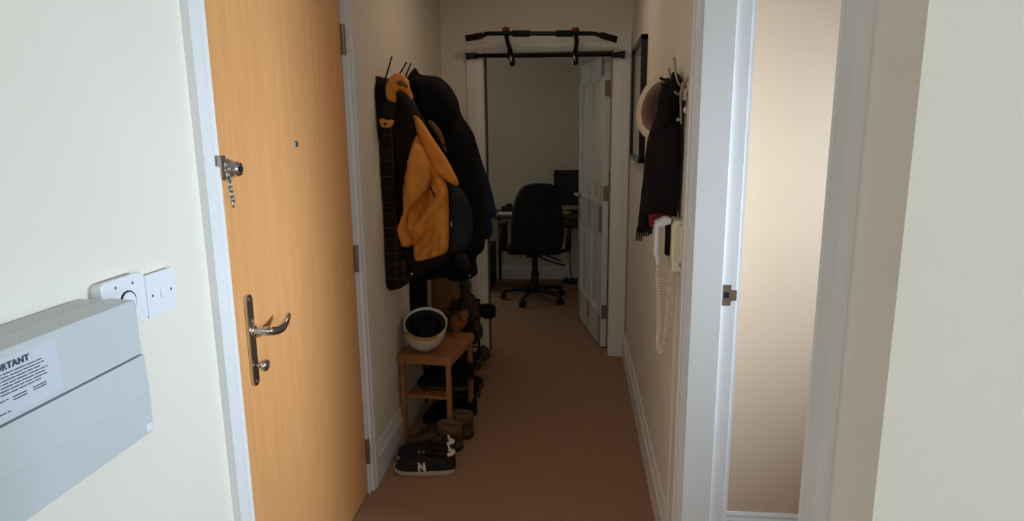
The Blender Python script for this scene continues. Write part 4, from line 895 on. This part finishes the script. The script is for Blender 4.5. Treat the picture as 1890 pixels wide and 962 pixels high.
# key lanyards
def strap(bm, pts, Y, wd, th=0.002):
    P = smooth_path([ony(x, y, Y) for x, y in pts], 5)
    rings = []
    for p in P: rings.append([bm.verts.new(p + Vector(o_)) for o_ in ((-wd / 2, -th, 0), (wd / 2, -th, 0), (wd / 2, th, 0), (-wd / 2, th, 0))])
    for i in range(len(P) - 1):
        for k in range(4): bm.faces.new((rings[i][k], rings[i][(k + 1) % 4], rings[i + 1][(k + 1) % 4], rings[i + 1][k]))
    bm.faces.new(rings[0]); bm.faces.new(rings[-1][::-1]); return bm
YL = 2.0
k1 = thing('pink_lanyard', 'magenta lanyard with pale pink charm and orange tassel at the wall hooks', 'lanyard', (0.31, YL, 1.5))
B = strap(BM(), [(1277, 150), (1279, 170), (1274, 195), (1270, 215), (1271, 230)], YL - .02, 0.010); obj('strap', B, 'magenta', k1)
B = BM(); q = ony(1267, 203, YL - 0.03); lathe(B, [(0.002, -0.010), (0.009, -0.006), (0.010, 0.003), (0.004, 0.010)], Matrix.Translation(q), 12); obj('charm', B, 'lilac', k1, smooth=True)
B = BM(); q = ony(1269, 234, YL - 0.022); prism(B, [q + Vector((-0.012, 0, 0.002)), q + Vector((0.006, 0, 0.008)), q + Vector((0.008, 0, -0.014)), q + Vector((0.001, 0, -0.018)), q + Vector((-0.001, 0, -0.003))], (0, 0.006, 0)); obj('tassel', B, 'yellow', k1)
k2 = thing('green_key_fob', 'dark green leaf shaped key fob hanging beside the pink lanyard', 'key fob', (0.31, YL, 1.55))
B = cloth([(1268, 168), (1276, 164), (1280, 176), (1276, 192), (1270, 188), (1267, 178)], YL - 0.045, 0.006, 0.006, 0.01, 0.001, 9, seed=61, xmin=-1, xmax=XM, step=0.006, rnd=1); obj('fob', B, 'greenl', k2, smooth=True)
B = BM(); tube(B, [ony(1274, 150, YL - .03), ony(1274, 166, YL - .042)], 0.002, 6); obj('ring', B, 'steel', k2)
k3 = thing('cream_lanyard', 'narrow cream strap dangling over the black jacket', 'lanyard', (0.29, YL, 1.5))
B = strap(BM(), [(1260, 152), (1256, 172), (1256, 200), (1257, 229)], YL - 0.02, 0.005); obj('strap', B, 'hinge', k3)
B = BM(); q = ony(1252, 221, YL - 0.02); box(B, (q.x - 0.006, q.y - 0.003, q.z - 0.005), (q.x + 0.006, q.y + 0.003, q.z + 0.005), 0.002); obj('clip', B, 'hinge', k3)
k4 = thing('pink_ribbon', 'pink looped ribbon on the nearest wall hook', 'ribbon', (0.31, YL, 1.6))
B = BM(); c4 = ony(1277, 146, YL - 0.04); pts = [c4 + Vector((0.010 * math.cos(a), 0, 0.012 * math.sin(a))) for a in [2 * PI * k / 14 for k in range(15)]]; tube(B, pts, 0.0038, 8, cap=False); obj('loop', B, 'pink', k4, smooth=True)
B = strap(BM(), [(1277, 152), (1281, 175), (1279, 200), (1278, 228)], YL - 0.015, 0.005); obj('tail', B, 'pink', k4)

# intercom handset
ic = thing('intercom', 'white wall intercom phone with handset and coiled cord on right wall', 'intercom', (RW, 2.25, 1.0))
iy0, iy1 = 2.02, 2.12; iz0, iz1 = 1.060, 1.222
B = BM(); prism(B, [(RW - 0.0005, iy0, iz0), (RW - 0.032, iy0, iz0), (RW - 0.036, iy0, iz0 + 0.05), (RW - 0.036, iy0, iz1 - 0.02), (RW - 0.026, iy0, iz1), (RW - 0.0005, iy0, iz1)], (0, iy1 - iy0, 0)); obj('base', B, 'cream', ic, bevel=0.004)
B = BM(); yh = 2.072
box(B, (RW - 0.086, yh - 0.022, iz0 + 0.040), (RW - 0.070, yh + 0.022, iz1 - 0.015), 0.007)
prism(B, [(RW - 0.084, yh - 0.022, iz1 - 0.030), (RW - 0.036, yh - 0.022, iz1 - 0.014), (RW - 0.036, yh - 0.022, iz1 + 0.004), (RW - 0.055, yh - 0.022, iz1 + 0.008), (RW - 0.084, yh - 0.022, iz1 - 0.008)], (0, 0.044, 0))
prism(B, [(RW - 0.084, yh - 0.022, iz0 + 0.055), (RW - 0.078, yh - 0.022, iz0 + 0.016), (RW - 0.068, yh - 0.022, iz0 + 0.012), (RW - 0.070, yh - 0.022, iz0 + 0.055)], (0, 0.044, 0)); obj('handset', B, 'plastic', ic, bevel=0.004)
B = BM(); box(B, (RW - 0.050, yh - 0.018, iz0 + 0.045), (RW - 0.0365, yh + 0.018, iz1 - 0.016), 0.004); obj('cradle', B, 'navyblk', ic)
B = BM(); pth = smooth_path([(RW - 0.073, yh, iz0 + 0.012), (RW - 0.066, yh + 0.005, 1.01), (RW - 0.060, yh + 0.01, 0.93), (RW - 0.056, yh + 0.03, 0.84), (RW - 0.054, yh + 0.05, 0.785), (RW - 0.045, yh + 0.055, 0.762), (RW - 0.036, yh + 0.05, 0.785), (RW - 0.033, yh + 0.03, 0.84), (RW - 0.032, yh + 0.012, 0.93), (RW - 0.028, yh, iz0 + 0.001)], 24)
hel = []; acc = 0
for i, p in enumerate(pth):
    d = (pth[min(i + 1, len(pth) - 1)] - pth[max(i - 1, 0)]).normalized(); s = d.cross(Vector((0, 1, 0))).normalized(); u = s.cross(d)
    if i: acc += (p - pth[i - 1]).length
    hel.append((p, s, u, acc))
pts = []; pitch = 0.0095; tot = hel[-1][3]; N_ = int(tot / pitch * 10); i = 0
for q_ in range(N_):
    L_ = tot * q_ / N_
    while i < len(hel) - 2 and hel[i + 1][3] < L_: i += 1
    p0, s0, u0, a0 = hel[i]; a1 = hel[i + 1][3]; t = (L_ - a0) / max(1e-9, a1 - a0); p = p0.lerp(hel[i + 1][0], t)
    th = 2 * PI * L_ / pitch; R_ = 0.0070 * min(1, L_ / 0.03, (tot - L_) / 0.03)
    v = p + s0 * R_ * math.cos(th) + u0 * R_ * math.sin(th); v.x = min(v.x, RW - 0.003); pts.append(v)
tube(B, pts, 0.0022, 6); obj('coiled_cord', B, 'cream', ic, smooth=True)
B = BM(); box(B, (RW - 0.010, 2.085, SKH), (RW - 0.0005, 2.103, iz0 - 0.001), 0.001); o = obj('cable_trunking', B, 'wall', None, loc=(RW, 2.175, SKH)); tag(o, 'painted cable cover strip running down the wall below the intercom', 'cable cover')
sb = thing('junction_box', 'small cream box on the right wall between intercom and door frame', 'junction box', (RW, 2.01, 1.10))
B = BM(); box(B, (RW - 0.020, 1.958, 1.10), (RW - 0.0005, 2.000, 1.215), 0.003); obj('case', B, 'cream', sb)
B = BM(); box(B, (RW - 0.016, 1.966, 1.085), (RW - 0.004, 1.992, 1.1005), 0.001); obj('plug', B, 'tan', sb)
